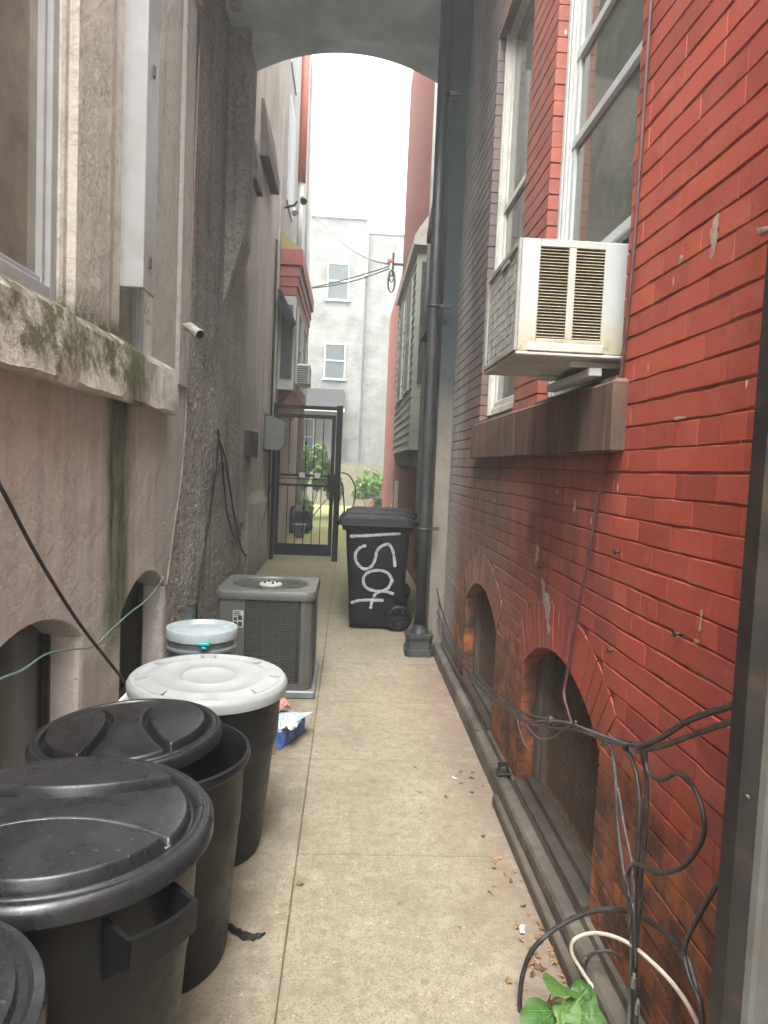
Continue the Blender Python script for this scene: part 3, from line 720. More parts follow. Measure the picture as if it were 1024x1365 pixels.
for a in ops_arch:
    _, _, lim, R, yc, zc = ring_dist(0, 0, a)
    n = int(2*lim*(R+.1)/.068); 
    for i in range(n):
        t0 = -lim+2*lim*i/n+.0032/R; t1 = -lim+2*lim*(i+1)/n-.0032/R
        jx = random.uniform(-.0012, .0006)
        q = []
        for (rr, tt) in ((R, t0), (R, t1), (R+.2, t1), (R+.2, t0)): q.append((yc+rr*math.sin(tt), zc+rr*math.cos(tt)))
        col = random.random()
        c0 = (sum(p[0] for p in q)/4, sum(p[1] for p in q)/4)
        ins = [(c0[0]+(p[0]-c0[0])*.965, c0[1]+(p[1]-c0[1])*.985) for p in q]
        x = RX+jx
        mb.add([(x, *p) for p in ins]+[(x+.0022, *p) for p in q]+[(RX+.115, *p) for p in q],
               [(0, 1, 2, 3)]+[(i_, (i_+1) % 4, 4+(i_+1) % 4, 4+i_) for i_ in range(4)]+[(4+i_, 4+(i_+1) % 4, 8+(i_+1) % 4, 8+i_) for i_ in range(4)], col)
part(mb, 'wall', BRICK, H3, recalc=False)
mb = MB(); mb.box((RX+.14, -3.1, -.1), (7, Y1, ZT))     # solid mass behind
part(mb, 'core', REVEALB, H3)
# brownstone sill
mb = MB(); 
for (ya, yb) in ((2.18, 2.245), (2.249, 3.52), (3.524, 4.76)): mb.box((RX-.045+random.uniform(0, .003), ya, 1.655), (RX+.13, yb, 1.885), .009, jit=.004)
part(mb, 'stone_sill', STONE, H3)
for r in ops_rect:
    mb = MB(); mb.prism([(RX-.01, 1.888), (RX-.01, 1.905), (RX+.13, 1.945), (RX+.13, 1.888)], 'y', r[0]+.004, r[1]-.004); part(mb, 'wooden_sill', WOODOLD, H3)
def right_window(y0, y1, z0, z1, rails, raised=None, mat=WHITE):
    f = MB(); x = RX+.075
    fw = .05
    f.box((x-.02, y0, z0), (x+.06, y0+fw, z1), .004); f.box((x-.02, y1-fw, z0), (x+.06, y1, z1), .004)
    f.box((x-.02, y0+fw, z1-fw), (x+.06, y1-fw, z1), .004); f.box((x-.012, y0+fw, z0), (x+.06, y1-fw, z0+.04), .004)
    f.box((x-.008, y0+fw, z0+.05), (x+.012, y0+fw+.012, z1-fw)); f.box((x-.008, y1-fw-.012, z0+.05), (x+.012, y1-fw, z1-fw))
    f.box((x-.03, y1-fw+.01, z0), (x-.021, y1-.005, z1), .002)
    o = part(f, 'window', mat, H3)
    zs = sorted(rails)
    s_ = MB()
    for r_ in rails: s_.box((x+.0, y0+fw+.002, r_), (x+.04, y1-fw-.002, r_+.045), .005)
    s_.box((x+.005, y0+fw+.013, zs[0]+.046), (x+.035, y0+fw+.05, z1-fw-.002), .004); s_.box((x+.005, y1-fw-.05, zs[0]+.046), (x+.035, y1-fw-.013, z1-fw-.002), .004)
    sub(s_, 'sash', mat, o)
    g_ = MB(); g_.box((x+.018, y0+fw, zs[0]+.02), (x+.023, y1-fw, z1-fw)); sub(g_, 'pane', GLASS, o)
    return o
wA = right_window(2.265, 3.265, 1.93, 4.39, [2.44, 3.02, 3.40])
mb = MB(); mb.box((RX+.10, 2.92, 1.975), (RX+.108, 3.21, 2.44), .002); sub(mb, 'side_panel', CREAM, wA)
wB = right_window(3.765, 4.715, 1.945, 4.39, [1.985, 3.24], mat=CREAM)
# basement windows with timber frame, sloped sill and rusty diamond mesh
for bi, (y0, y1, zb, zs, za) in enumerate(ops_arch):
    x = RX+.07
    f = MB(); f.box((x, y1-.09, .13), (x+.05, y1-.003, .84), .006); f.box((x, y0+.003, .13), (x+.05, y0+.09, .84), .006)
    f.box((x+.008, y1-.14, .13), (x+.045, y1-.094, .84), .004); f.box((x+.012, y0+.09, .13), (x+.04, y1-.141, .152), .003)
    o = part(f, 'basement_window', WOODOLD, H3)
    f = MB(); f.prism([(RX-.018, .112), (RX-.016, .126), (RX+.022, .130), (RX+.025, .118), (RX+.036, .118), (RX+.040, .142), (x+.055, .15), (x+.055, .112)], 'y', y0+.02, y1-.02); sub(f, 'sill', SOOTW, o)
    g_ = MB(); g_.box((x+.052, y0+.0, .1), (x+.06, y1, .9)); sub(g_, 'pane', REVEALB, o)
    h_ = MB(); ya, yb, z0_, z1_ = y0+.09, y1-.14, .16, .84; xx = x+.022
    f_ = .17
    def top(yv):
        c = (y1-y0)/2; hh = za-zs; R = (c*c+hh*hh)/(2*hh); return (za-R)+math.sqrt(max(0, R*R-(yv-(y0+y1)/2)**2))-.01
    for sgn in (1, -1):
        k = -40
        while k < 40:
            pts = []
            c0_ = k*.024
            N_ = 24
            for i in range(N_+1):
                zz = z0_+(z1_+.02-z0_)*i/N_
                yy = ya+c0_+sgn*(zz-z0_)*.42
                if ya <= yy <= yb and zz < top(yy): pts.append((xx+sgn*.0012, yy, zz))
            if len(pts) > 1: h_.tube([pts[0], pts[-1]], .0016, 4, smooth=False, cap=False)
            k += 1
    h_.box((xx-.006, ya-.002, z0_-.01), (xx+.006, yb+.002, z0_+.008)); h_.box((xx-.006, ya-.004, z0_+.009), (xx+.006, ya+.010, .8)); h_.box((xx-.006, yb-.010, z0_+.009), (xx+.006, yb+.004, .8))
    sub(h_, 'mesh_grille', SCREEN, o)
# kerb along the foot
kb = MB(); yy = -2.0; 
while yy < 5.9:
    L_ = random.choice((.9, 1.1, .75)); e = min(yy+L_, 5.9)
    kb.prism([(.772+random.uniform(-.002, .002), -.03), (.778, .085), (.786, .10+random.uniform(-.004, .004)), (.822, .104), (.826, .080), (.840, .080), (.843, .106), (RX+.002, .108), (RX+.03, -.03)], 'y', yy+.002, e-.002)
    yy = e
part(kb, 'kerb', CONCRETE2, H3)
kb2 = MB(); kb2.box((.742, 1.2, .001), (.770, 3.22, .052), .005, jit=.002); part(kb2, 'kerb_strip', WOODOLD, H3)
# small rusty bracket on the kerb end
p = Vector((.815, 3.33, .108)); tb = thing('metal_bracket', 'small rusty square bracket on the kerb between the arched basement windows', 'bracket', p)
mb = MB(); mb.box((-.035, -.035, 0), (.035, .035, .008), .002); mb.box((-.028, .0, .0085), (.028, .01, .055), .002); sub(mb, 'plate', DSTEEL, tb)
mb = MB(); mb.lathe([(0, .030), (.014, .030), (.014, .0085), (0.012, .0085)], n=6, smooth=False); sub(mb, 'bolt', STEEL, tb)

def chip(pxs, mat=None):
    q = []
    for i in range(len(pxs)):
        (a, b_), (c, d) = pxs[i], pxs[(i+1) % len(pxs)]; l = max(1.5, math.hypot(c-a, d-b_))
        for t in (0, .25, .5, .75): q.append((a+(c-a)*t+random.gauss(0, .09*min(l, 9)), b_+(d-b_)*t+random.gauss(0, .09*min(l, 9))))
    pxs = q
    mb = MB(); pts = [onX(a, b_, RX-.0022) for a, b_ in pxs]; c = sum(pts, Vector())/len(pts)
    mb.add([c+Vector((-.0008, 0, 0))]+pts, [(0, 1+k, 1+(k+1) % len(pts)) for k in range(len(pts))]); return part(mb, 'bare_patch', mat or CHIPW, H3, recalc=False)
CHIPW = simple('chipped_whitewash', (.36, .27, .22), .9, var=.35, scale=60, dirt=(.3, .12, .09), dirt_amt=.7)
chip([(957, 284), (959, 300), (955, 322), (950, 346), (946, 345), (949, 326), (946, 312), (950, 300), (954, 288)])
chip([(722, 768), (727, 776), (726, 790), (732, 792), (734, 812), (731, 830), (737, 846), (729, 845), (733, 838), (727, 820), (724, 802), (723, 786)])
chip([(715, 724), (719, 728), (718, 748), (713, 752), (714, 740)])
chip([(742, 652), (745, 655), (744, 660), (741, 658)]); chip([(935, 812), (937, 815), (935, 840), (932, 842), (933, 826)]); chip([(925, 852), (932, 853), (931, 858), (926, 858)])
chip([(898, 556), (915, 553), (914, 558), (900, 560)]); chip([(905, 342), (912, 338), (910, 348), (905, 352)]); chip([(765, 665), (768, 668), (767, 684), (764, 680)])
chip([(1008, 306), (1024, 300), (1030, 304), (1012, 312)])

# ================================================================== pier, drainpipe
PR = thing('stucco_pier', 'dark rendered pier behind the drainpipe at the end of the brick wall', 'pier', (.8, 6.2, 0))
mb = MB(); mb.prism([(.735, 5.985), (.735, 6.42), (1.35, 6.42), (1.35, 5.985)], 'z', -.05, 6.2)
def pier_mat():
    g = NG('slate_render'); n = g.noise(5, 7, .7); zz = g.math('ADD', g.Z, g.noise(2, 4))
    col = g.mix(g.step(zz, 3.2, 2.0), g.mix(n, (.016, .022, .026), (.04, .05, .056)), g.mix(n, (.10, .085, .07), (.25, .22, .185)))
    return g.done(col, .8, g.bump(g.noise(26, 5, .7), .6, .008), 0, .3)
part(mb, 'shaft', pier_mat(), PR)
DP = thing('drainpipe', 'tall grey drainpipe with a black boot standing before the pier', 'drainpipe', (.655, 5.9, 0))
mb = MB(); mb.tube([(0, 0, .19), (0, 0, 1.2), (-.01, 0, 3.0), (-.02, 0, 5.65)], .047, 20); sub(mb, 'pipe', PIPE, DP)
for zz in (1.05, 2.9, 4.6):
    mb = MB(); mb.tube([(-.0-.002*zz, 0, zz), (-.0-.002*zz, 0, zz+.03)], .051, 20)
    mb.box((.05, -.012, zz+.01), (.125, .012, zz+.04)); sub(mb, 'strap', PIPE, DP)
mb = MB(); mb.prism([(-.125, -.09), (-.10, -.13), (.08, -.13), (.115, -.09), (.115, .09), (.08, .12), (-.10, .12), (-.125, .09)], 'z', .001, .06)
mb.prism([(-.108, -.08), (-.085, -.112), (.068, -.112), (.10, -.08), (.10, .08), (.068, .105), (-.085, .105), (-.108, .08)], 'z', .06, .155)
mb.prism([(-.12, -.085), (-.095, -.122), (.078, -.122), (.11, -.085), (.11, .085), (.078, .115), (-.095, .115), (-.12, .085)], 'z', .155, .185)
sub(mb, 'boot', PIPEB, DP)
mb = MB(); mb.lathe([(.085, .186), (.08, .20), (.062, .235), (.06, .26)], n=20); sub(mb, 'collar', PIPE, DP)

# ================================================================== RIGHT far: house with siding bay and red brick upper wall
H4 = thing('siding_house', 'far right red brick house with a grey siding bay over the alley', 'house', (1.0, 11, 0))
mb = MB(); mb.box((.96, 6.42, -.05), (7, 15.1, 9.45)); part(mb, 'wall', REDBR, H4)
mb = MB(); mb.box((.92, 6.43, -.05), (.957, 8.6, 6.4)); part(mb, 'render_panel', PEB, H4)
bay = MB()
z = 1.82
while z < 4.55:
    bay.prism([(.795, z), (.782, z+.0), (.795, z+.115), (.96, z+.115), (.96, z)], 'y', 9.5, 12.9); z += .117
by = part(bay, 'bay', SIDING, H4)
mb = MB(); mb.prism([(.74, 4.50), (.74, 4.62), (.80, 4.72), (.96, 4.95), (.96, 4.50)], 'y', 9.42, 13.0); sub(mb, 'cornice', CREAM, by)
mb = MB(); mb.prism([(.80, 1.80), (.86, 1.60), (.96, 1.55), (.96, 1.80)], 'y', 9.55, 12.85); sub(mb, 'apron', CONCRETE2, by)
for (ya, yb) in ((9.9, 10.8), (11.3, 12.3)):
    mb = MB(); mb.box((.765, ya, 2.65), (.80, ya+.06, 4.2), .003); mb.box((.765, yb-.06, 2.65), (.80, yb, 4.2), .003); mb.box((.765, ya+.06, 2.65), (.80, yb-.06, 2.71), .003); mb.box((.765, ya+.06, 4.14), (.80, yb-.06, 4.2), .003); mb.box((.768, ya+.06, 3.4), (.80, yb-.06, 3.45), .003)
    fr = sub(mb, 'window', CREAM, by)
for (ya, yb) in ((9.9, 10.8), (11.3, 12.3)):
    mb = MB(); mb.box((.772, ya+.05, 2.7), (.778, yb-.05, 4.16)); sub(mb, 'window_pane', GLASSB, by)
mb = MB(); mb.box((.86, 9.48, 2.7), (.955, 9.499, 4.3)); sub(mb, 'end_pane', GLASSB, by)
dsp = MB(); dsp.tube([(.90, 8.9, .3), (.90, 8.9, 9.4)], .04, 10); part(dsp, 'downspout', PALEL, H4)
dsp = MB()
for (ya, zc, l) in ((7.6, 4.2, .9), (7.8, 3.1, .8)): dsp.prism([(.92, zc+l), (.90, zc+l), (.80, zc+.1), (.80, zc), (.92, zc)], 'y', ya, ya+.8)
part(dsp, 'shutter_hood', CONCRETE2, H4)
mb = MB(); mb.box((.93, 8.85, .55), (.958, 9.3, 1.3), .004); part(mb, 'basement_window', CREAM, H4)
mb = MB(); mb.box((.93, 13.4, .5), (.958, 14.1, 1.3), .004); part(mb, 'basement_window', CREAM, H4)
H5 = thing('far_brick_house', 'farthest right red brick house seen as a thin strip past the bay', 'house', (1.3, 19, 0))
mb = MB(); mb.box((1.12, 15.15, -.05), (7, 23, 6.3)); part(mb, 'wall', REDBR, H5)
mb = MB(); 
for k in range(4): mb.box((.98, 15.3+k*.28, .0), (1.118, 15.3+k*.28+.27, .95-.22*k), .004)
part(mb, 'steps', CREAM, H5)
# cable bracket and coil on the corner of the red house
p = onY(524, 352, 14.6)
cj = thing('cable_bracket', 'cable bracket with hanging loops on the corner of the far red brick house', 'bracket', (.95, 14.6, p.z))
mb = MB(); mb.box((-.22, -.02, -.02), (.01, .02, .02)); mb.box((-.24, -.025, -.25), (-.20, .025, .22)); sub(mb, 'arm', DSTEEL, cj)
mb = MB()
for (r, dz) in ((.22, -.35), (.17, -.4), (.12, -.25)):
    mb.tube([(-.24+math.sin(t)*r*.35, -.03, dz+math.cos(t)*r) for t in [2*math.pi*i/18 for i in range(19)]], .011, 6)
sub(mb, 'cable_loops', CABLE, cj)
mb = MB(); mb.box((-.33, -.03, .03), (-.23, .03, .09), .005); sub(mb, 'insulator', simple('red_insulator', (.6, .12, .06), .5), cj)

# ================================================================== LEFT far house with red bay
H6 = thing('bay_house', 'far left pale rendered house with a red bay cornice past the gate', 'house', (-1.3, 15, 0))
mb = MB(); mb.box((-7, 11.86, -.05), (-1.27, 17.6, 11.2)); part(mb, 'wall', PALEL, H6)
mb = MB(); mb.box((-1.268, 12.05, 2.8), (-.99, 15.6, 4.35)); bb = part(mb, 'bay', PALEL, H6)
mb = MB()
for (x1, z0, z1) in ((-.985, 4.36, 4.50), (-.965, 4.50, 4.66), (-.945, 4.66, 4.84), (-.90, 4.84, 5.10)): mb.box((-1.268, 12.04-(x1+.985)*.8, z0), (x1, 15.62, z1-.002), .006)
sub(mb, 'cornice', REDTRIM, bb)
mb = MB(); mb.prism([(-1.268, 5.10), (-.91, 5.102), (-1.268, 5.38)], 'y', 12.0, 15.6); sub(mb, 'mossy_roof', MOSS, bb)
mb = MB(); mb.prism([(-1.268, 2.45), (-1.05, 2.78), (-.99, 2.80), (-1.268, 2.80)], 'y', 12.3, 15.3); sub(mb, 'bracket', REDTRIM, bb)
for (ya, yb) in ((12.4, 13.3), (13.7, 14.8)):
    mb = MB(); x = -.992; mb.box((x, ya, 2.95), (x+.03, ya+.07, 4.25), .003); mb.box((x, yb-.07, 2.95), (x+.03, yb, 4.25), .003); mb.box((x, ya+.07, 2.95), (x+.03, yb-.07, 3.02), .003); mb.box((x, ya+.07, 4.18), (x+.03, yb-.07, 4.25), .003); mb.box((x, ya+.07, 3.58), (x+.026, yb-.07, 3.63), .003)
    sub(mb, 'window', WHITE, bb)
    mb = MB(); mb.box((x+.002, ya+.06, 3.0), (x+.008, yb-.06, 4.2)); sub(mb, 'window_pane', GLASSB, bb)
mb = MB(); mb.box((-1.22, 12.02, 3.0), (-1.03, 12.048, 4.2)); sub(mb, 'end_pane', GLASSB, bb)
mb = MB(); mb.tube([(-1.20, 14.9, 7.3), (-1.20, 14.9, 11.1)], .085, 14); part(mb, 'red_pipe', simple('red_pipe_paint', (.48, .12, .08), .5, var=.15), H6)
mb = MB(); mb.tube([(-1.21, 14.9, 5.6), (-1.20, 14.9, 7.29)], .05, 12); part(mb, 'white_pipe', WHITE, H6)
mb = MB(); mb.tube([(-1.20, 17.45, .2), (-1.20, 17.45, 11.1)], .06, 10); part(mb, 'downspout', PALEL, H6)
for (z0, z1) in ((6.1, 7.9), (8.4, 10.3)):
    mb = MB(); mb.box((-1.275, 12.6, z0), (-1.24, 13.7, z1), .01); part(mb, 'window', WHITE, H6)
    mb = MB(); mb.box((-1.241, 12.68, z0+.08), (-1.236, 13.62, z1-.08)); part(mb, 'window_pane', GLASSB, H6)
# flood lamps
fl = thing('flood_lamp', 'twin flood lamp under the eave of the far left pale house', 'lamp', (-1.27, 12.4, 5.9))
mb = MB(); mb.tube([(0, 0, 0), (.16, 0, .05), (.22, -.05, .1)], .02, 8); sub(mb, 'arm', DSTEEL, fl)
for (dx, dz, dy) in ((.16, -.10, -.06), (.30, .10, -.05)):
    mb = MB(); mb.tube([(dx, dy, dz+.08), (dx, dy-.02, dz+.05), (dx+.03, dy-.08, dz-.03)], [.015, .035, .06], 12); sub(mb, 'lamp_head', DSTEEL if dx > .2 else WHITE, fl)
aw = thing('awning', 'black slanted awning under the red bay of the far left house', 'awning', (-1.1, 12.0, 3.9))
mb = MB(); mb.prism([(-.17, .45), (-.10, .45), (.13, -.02), (.05, -.10), (-.05, .05)], 'y', -.35, .0); sub(mb, 'cover', IRON, aw)
wa = thing('window_air_conditioner', 'small white window air conditioner under the red bay beyond the gate', 'air conditioner', (-1.0, 12.9, 3.12))
mb = MB(); mb.box((.0, -.3, -.16), (.24, .3, .2), .02); sub(mb, 'case', CREAM, wa)
mb = MB()
for k in range(9): mb.box((.03, -.304, -.12+k*.032), (.21, -.299, -.104+k*.032))
sub(mb, 'louvres', ACD, wa)
hd = thing('wall_hood', 'grey rounded metal vent hood on the left wall above the gate hinges', 'vent hood', (-1.28, 10.9, 2.0))
mb = MB(); mb.prism([(0, .26), (.12, .25), (.26, .20), (.30, .12), (.29, -.18), (.22, -.24), (.0, -.24)], 'y', -.25, .25); sub(mb, 'hood', simple('hood_metal', (.22, .23, .22), .5, .3, var=.1), hd)
mb = MB(); mb.box((-.004, -.29, -.28), (.012, .29, .30), .003); sub(mb, 'flange', STEEL, hd)
mb = MB(); mb.box((-1.29, 8.75, 1.62), (-1.20, 9.35, 1.95), .01); vb = tag(part(mb, 'vent_block', CONCRETE2, H2))

# ================================================================== GATE
GY = 11.45
GT = thing('security_gate', 'black barred iron gate with bottom kick plate closing the alley', 'gate', (-.7, GY, 0))
mb = MB(); mb.box((-1.235, GY-.03, 0), (-1.175, GY+.03, 2.52), .004); mb.box((-.225, GY-.05, 0), (-.13, GY+.05, 2.52), .004); mb.box((-1.174, GY-.028, 2.44), (-.226, GY+.028, 2.50), .004)
part(mb, 'frame', IRON, GT)
mb = MB(); x0, x1 = -1.165, -.235
mb.box((x0, GY-.02, .08), (x0+.055, GY+.02, 2.36), .003); mb.box((x1-.06, GY-.02, .08), (x1, GY+.02, 2.36), .003)
mb.box((x0+.056, GY-.019, 2.30), (x1-.061, GY+.019, 2.36), .003)
mb.box((x0+.056, GY-.019, .08), (x1-.061, GY+.019, .27), .003)
mb.box((x0+.056, GY-.019, 1.36), (x1-.061, GY+.019, 1.40), .003); mb.box((x0+.056, GY-.019, 1.20), (x1-.061, GY+.019, 1.24), .003)
mb.box((x0+.056, GY-.015, 1.315), (x1-.061, GY+.015, 1.33), .002)
lf = part(mb, 'leaf', IRON, GT)
mb = MB()
for k in range(1, 6):
    X = x0+.055+(x1-x0-.115)*k/6
    mb.box((X-.007, GY-.007, .271), (X+.007, GY+.007, 1.199)); mb.box((X-.007, GY-.007, 1.401), (X+.007, GY+.007, 2.299))
    for zz in ((.85, 1.9) if k in (3,) else ()): mb.lathe([(0, -.05), (.016, -.03), (.022, 0), (.016, .03), (0, .05)], X, GY, 10, cz=zz)
sub(mb, 'bars', IRON, lf)
mb = MB(); mb.box((x1-.10, GY-.06, 1.12), (x1+.05, GY-.021, 1.42), .006); sub(mb, 'lock_box', IRON, lf)
for xx in (x1-.31, x1-.56):
    mb = MB(); mb.box((xx, GY-.028, 1.34), (xx+.09, GY-.0195, 1.42), .003); sub(mb, 'tag_plate', WHITE, lf)
# hose loops by the gate post
hs_ = thing('hanging_hose', 'thin dark hose looped on the right gate post', 'hose', (-.12, GY, 1.3))
mb = MB(); mb.tube(spline([(0, -.02, .15), (.14, -.03, .10), (.24, -.03, -.12), (.20, -.03, -.42), (.10, -.03, -.60), (.06, -.02, -.3), (.02, -.02, .0)], 8), .011, 6); sub(mb, 'loop', IRON, hs_)

# ================================================================== YARD and back building
HB = thing('white_building', 'tall white painted building closing the view behind the yard', 'building', (0, 29, 0))
mb = MB(); mb.box((-9, 29, -.1), (.36, 38, 11.4)); mb.box((.361, 29.25, -.1), (9, 38, 10.95)); part(mb, 'wall', PALEW, HB)
mb = MB(); mb.box((-9.02, 28.93, 11.401), (.40, 29.4, 11.5), .01); mb.box((.41, 29.2, 10.951), (9.02, 29.5, 11.03), .01)
mb.box((.35, 28.94, 9.2), (.43, 29.22, 11.39), .01)
part(mb, 'coping', PALEL, HB)
for (a, b_) in (((437, 350), (465, 400)), ((433, 457), (460, 505)), ((396, 557), (418, 607))):
    A = onY(*a, 29); B = onY(*b_, 29); zm = (A.z+B.z)/2
    mb = MB(); mb.box((A.x-.06, 28.9, B.z-.09), (B.x+.06, 28.99, B.z), .01); mb.box((A.x, 28.93, zm-.03), (B.x, 28.99, zm+.03), .005)
    for X in (A.x, B.x-.06): mb.box((X, 28.94, B.z+.001), (X+.06, 28.995, A.z), .004)
    mb.box((A.x+.06, 28.94, A.z-.06), (B.x-.06, 28.995, A.z), .004)
    o = part(mb, 'window', PALEL, HB)
    mb = MB(); mb.box((A.x+.03, 28.965, B.z), (B.x-.03, 28.985, A.z-.03)); sub(mb, 'pane', GLASSB, o)
for (a, b_) in (((396, 557), (418, 607)),):
    A = onY(*a, 29); B = onY(*b_, 29)
    mb = MB()
    for k in range(6): mb.box((A.x+.05+k*.12, 28.88, B.z+.05), (A.x+.07+k*.12, 28.89, A.z-.6))
    for k in range(4): mb.box((A.x+.05, 28.875, B.z+.1+k*.25), (B.x-.05, 28.879, B.z+.12+k*.25))
    part(mb, 'window_guard', IRON, HB)
mb = MB(); mb.box((-1.9, 28.96, 0), (-.9, 28.99, 2.1)); part(mb, 'door', DSTEEL, HB)
mb = MB(); mb.prism([(27.6, 3.72), (27.6, 3.78), (28.99, 4.62), (28.99, 3.72)], 'x', -2.6, -.30); o = part(mb, 'porch_roof', SHING, HB)
mb = MB(); mb.box((-2.65, 27.52, 3.60), (-.25, 27.62, 3.74), .01); sub(mb, 'fascia', WHITE, o)
# fence
FT = thing('wooden_fence', 'weathered grey board fence across the back of the yard', 'fence', (0, 27, 0))
mb = MB(); x = -1.6
while x < 6: 
    t = 1.64+random.uniform(-.04, .04)
    mb.prism([(x, 0), (x+.125, 0), (x+.125, t-.04), (x+.06, t+.02), (x, t-.04)], 'y', 27+random.uniform(-.008, .008), 27.03); x += .14
part(mb, 'boards', FENCEW, FT)
mb = MB(); mb.box((-1.6, 27.035, .4), (6, 27.08, .5)); mb.box((-1.6, 27.035, 1.25), (6, 27.08, 1.35)); part(mb, 'rail', FENCEW, FT)
# bushes of leaf faces
def bush(name, label, cat, c, rx, ry, rz, n, ls, mat=None, group=None):
    mat = mat or BUSHG; t = thing(name, label, cat, c, group=group)
    mb = MB()
    cl = [(random.gauss(0, .45), random.gauss(0, .45), random.uniform(.12, 1.0), random.uniform(.25, .5)) for _ in range(14)]
    for i in range(n):
        a, b_, h, r = random.choice(cl); d = Vector((random.gauss(0, 1), random.gauss(0, 1), random.gauss(0, 1))).normalized()*r*random.uniform(.6, 1)
        P0 = Vector((a*rx+d.x*rx*.7, b_*ry+d.y*ry*.7, max(.02, (h+d.z*.45)*rz)))
        u = Vector((random.gauss(0, 1), random.gauss(0, 1), random.gauss(0, .6))).normalized(); v = u.cross(Vector((random.gauss(0, 1), random.gauss(0, 1), random.gauss(0, 1)))).normalized()
        s_ = ls*random.uniform(.6, 1.3)
        mb.add([P0-u*s_, P0+v*s_*.55, P0+u*s_, P0-v*s_*.55], [(0, 1, 2, 3)], random.random())
    sub(mb, 'foliage', mat, t, recalc=False)
    mb = MB()
    for (a, b_, h, r) in cl[:8]: mb.tube([(a*rx*.2, b_*ry*.2, -.02), (a*rx*.6, b_*ry*.6, h*rz*.5), (a*rx, b_*ry, h*rz)], [.02, .014, .006], 5)
    sub(mb, 'stem', WOODOLD, t)
    return t
bush('leafy_shrub', 'bright green leafy shrub seen through the bars of the gate', 'shrub', (-1.2, 20.2, 0), .85, .7, 1.9, 4200, .085)
bush('weed_clump', 'low green weeds behind the middle of the row of bins', 'weeds', (.75, 24.5, 0), 1.3, 1.0, 1.05, 3200, .08)
bush('vine_clump', 'thin climbing greenery on the board fence', 'vine', (.95, 26.75, .4), .35, .12, .95, 500, .07)
bush('weed_clump', 'low weeds at the foot of the board fence near the right wall', 'weeds', (1.55, 23.2, 0), .5, .6, .7, 900, .07)
st_ = thing('tree_stump', 'short tan stump standing in the weeds before the fence', 'stump', (.62, 19.6, 0))
mb = MB(); mb.lathe([(.17, -.02), (.15, .1), (.13, .35), (.12, .62), (.0, .66)], n=14, wob=.06); sub(mb, 'trunk', CARD, st_)
bgk = thing('rubbish_bag', 'black rubbish bag slumped in the yard beyond the gate', 'bag', (-1.12, 15.9, 0))
mb = MB(); mb.lathe([(.0, 0), (.22, 0), (.30, .10), (.29, .28), (.22, .46), (.12, .58), (.05, .62), (0, .64)], n=22, wob=.16); sub(mb, 'sack', BLK, bgk)
bk2 = thing('garden_pot', 'grey pot beside the black rubbish bag beyond the gate', 'pot', (-1.0, 14.9, 0))
mb = MB(); mb.lathe([(0, 0), (.10, 0), (.14, .26), (.155, .26), (.155, .29), (.12, .29), (.10, .05), (0, .05)], n=20); sub(mb, 'pot', BUCK, bk2)

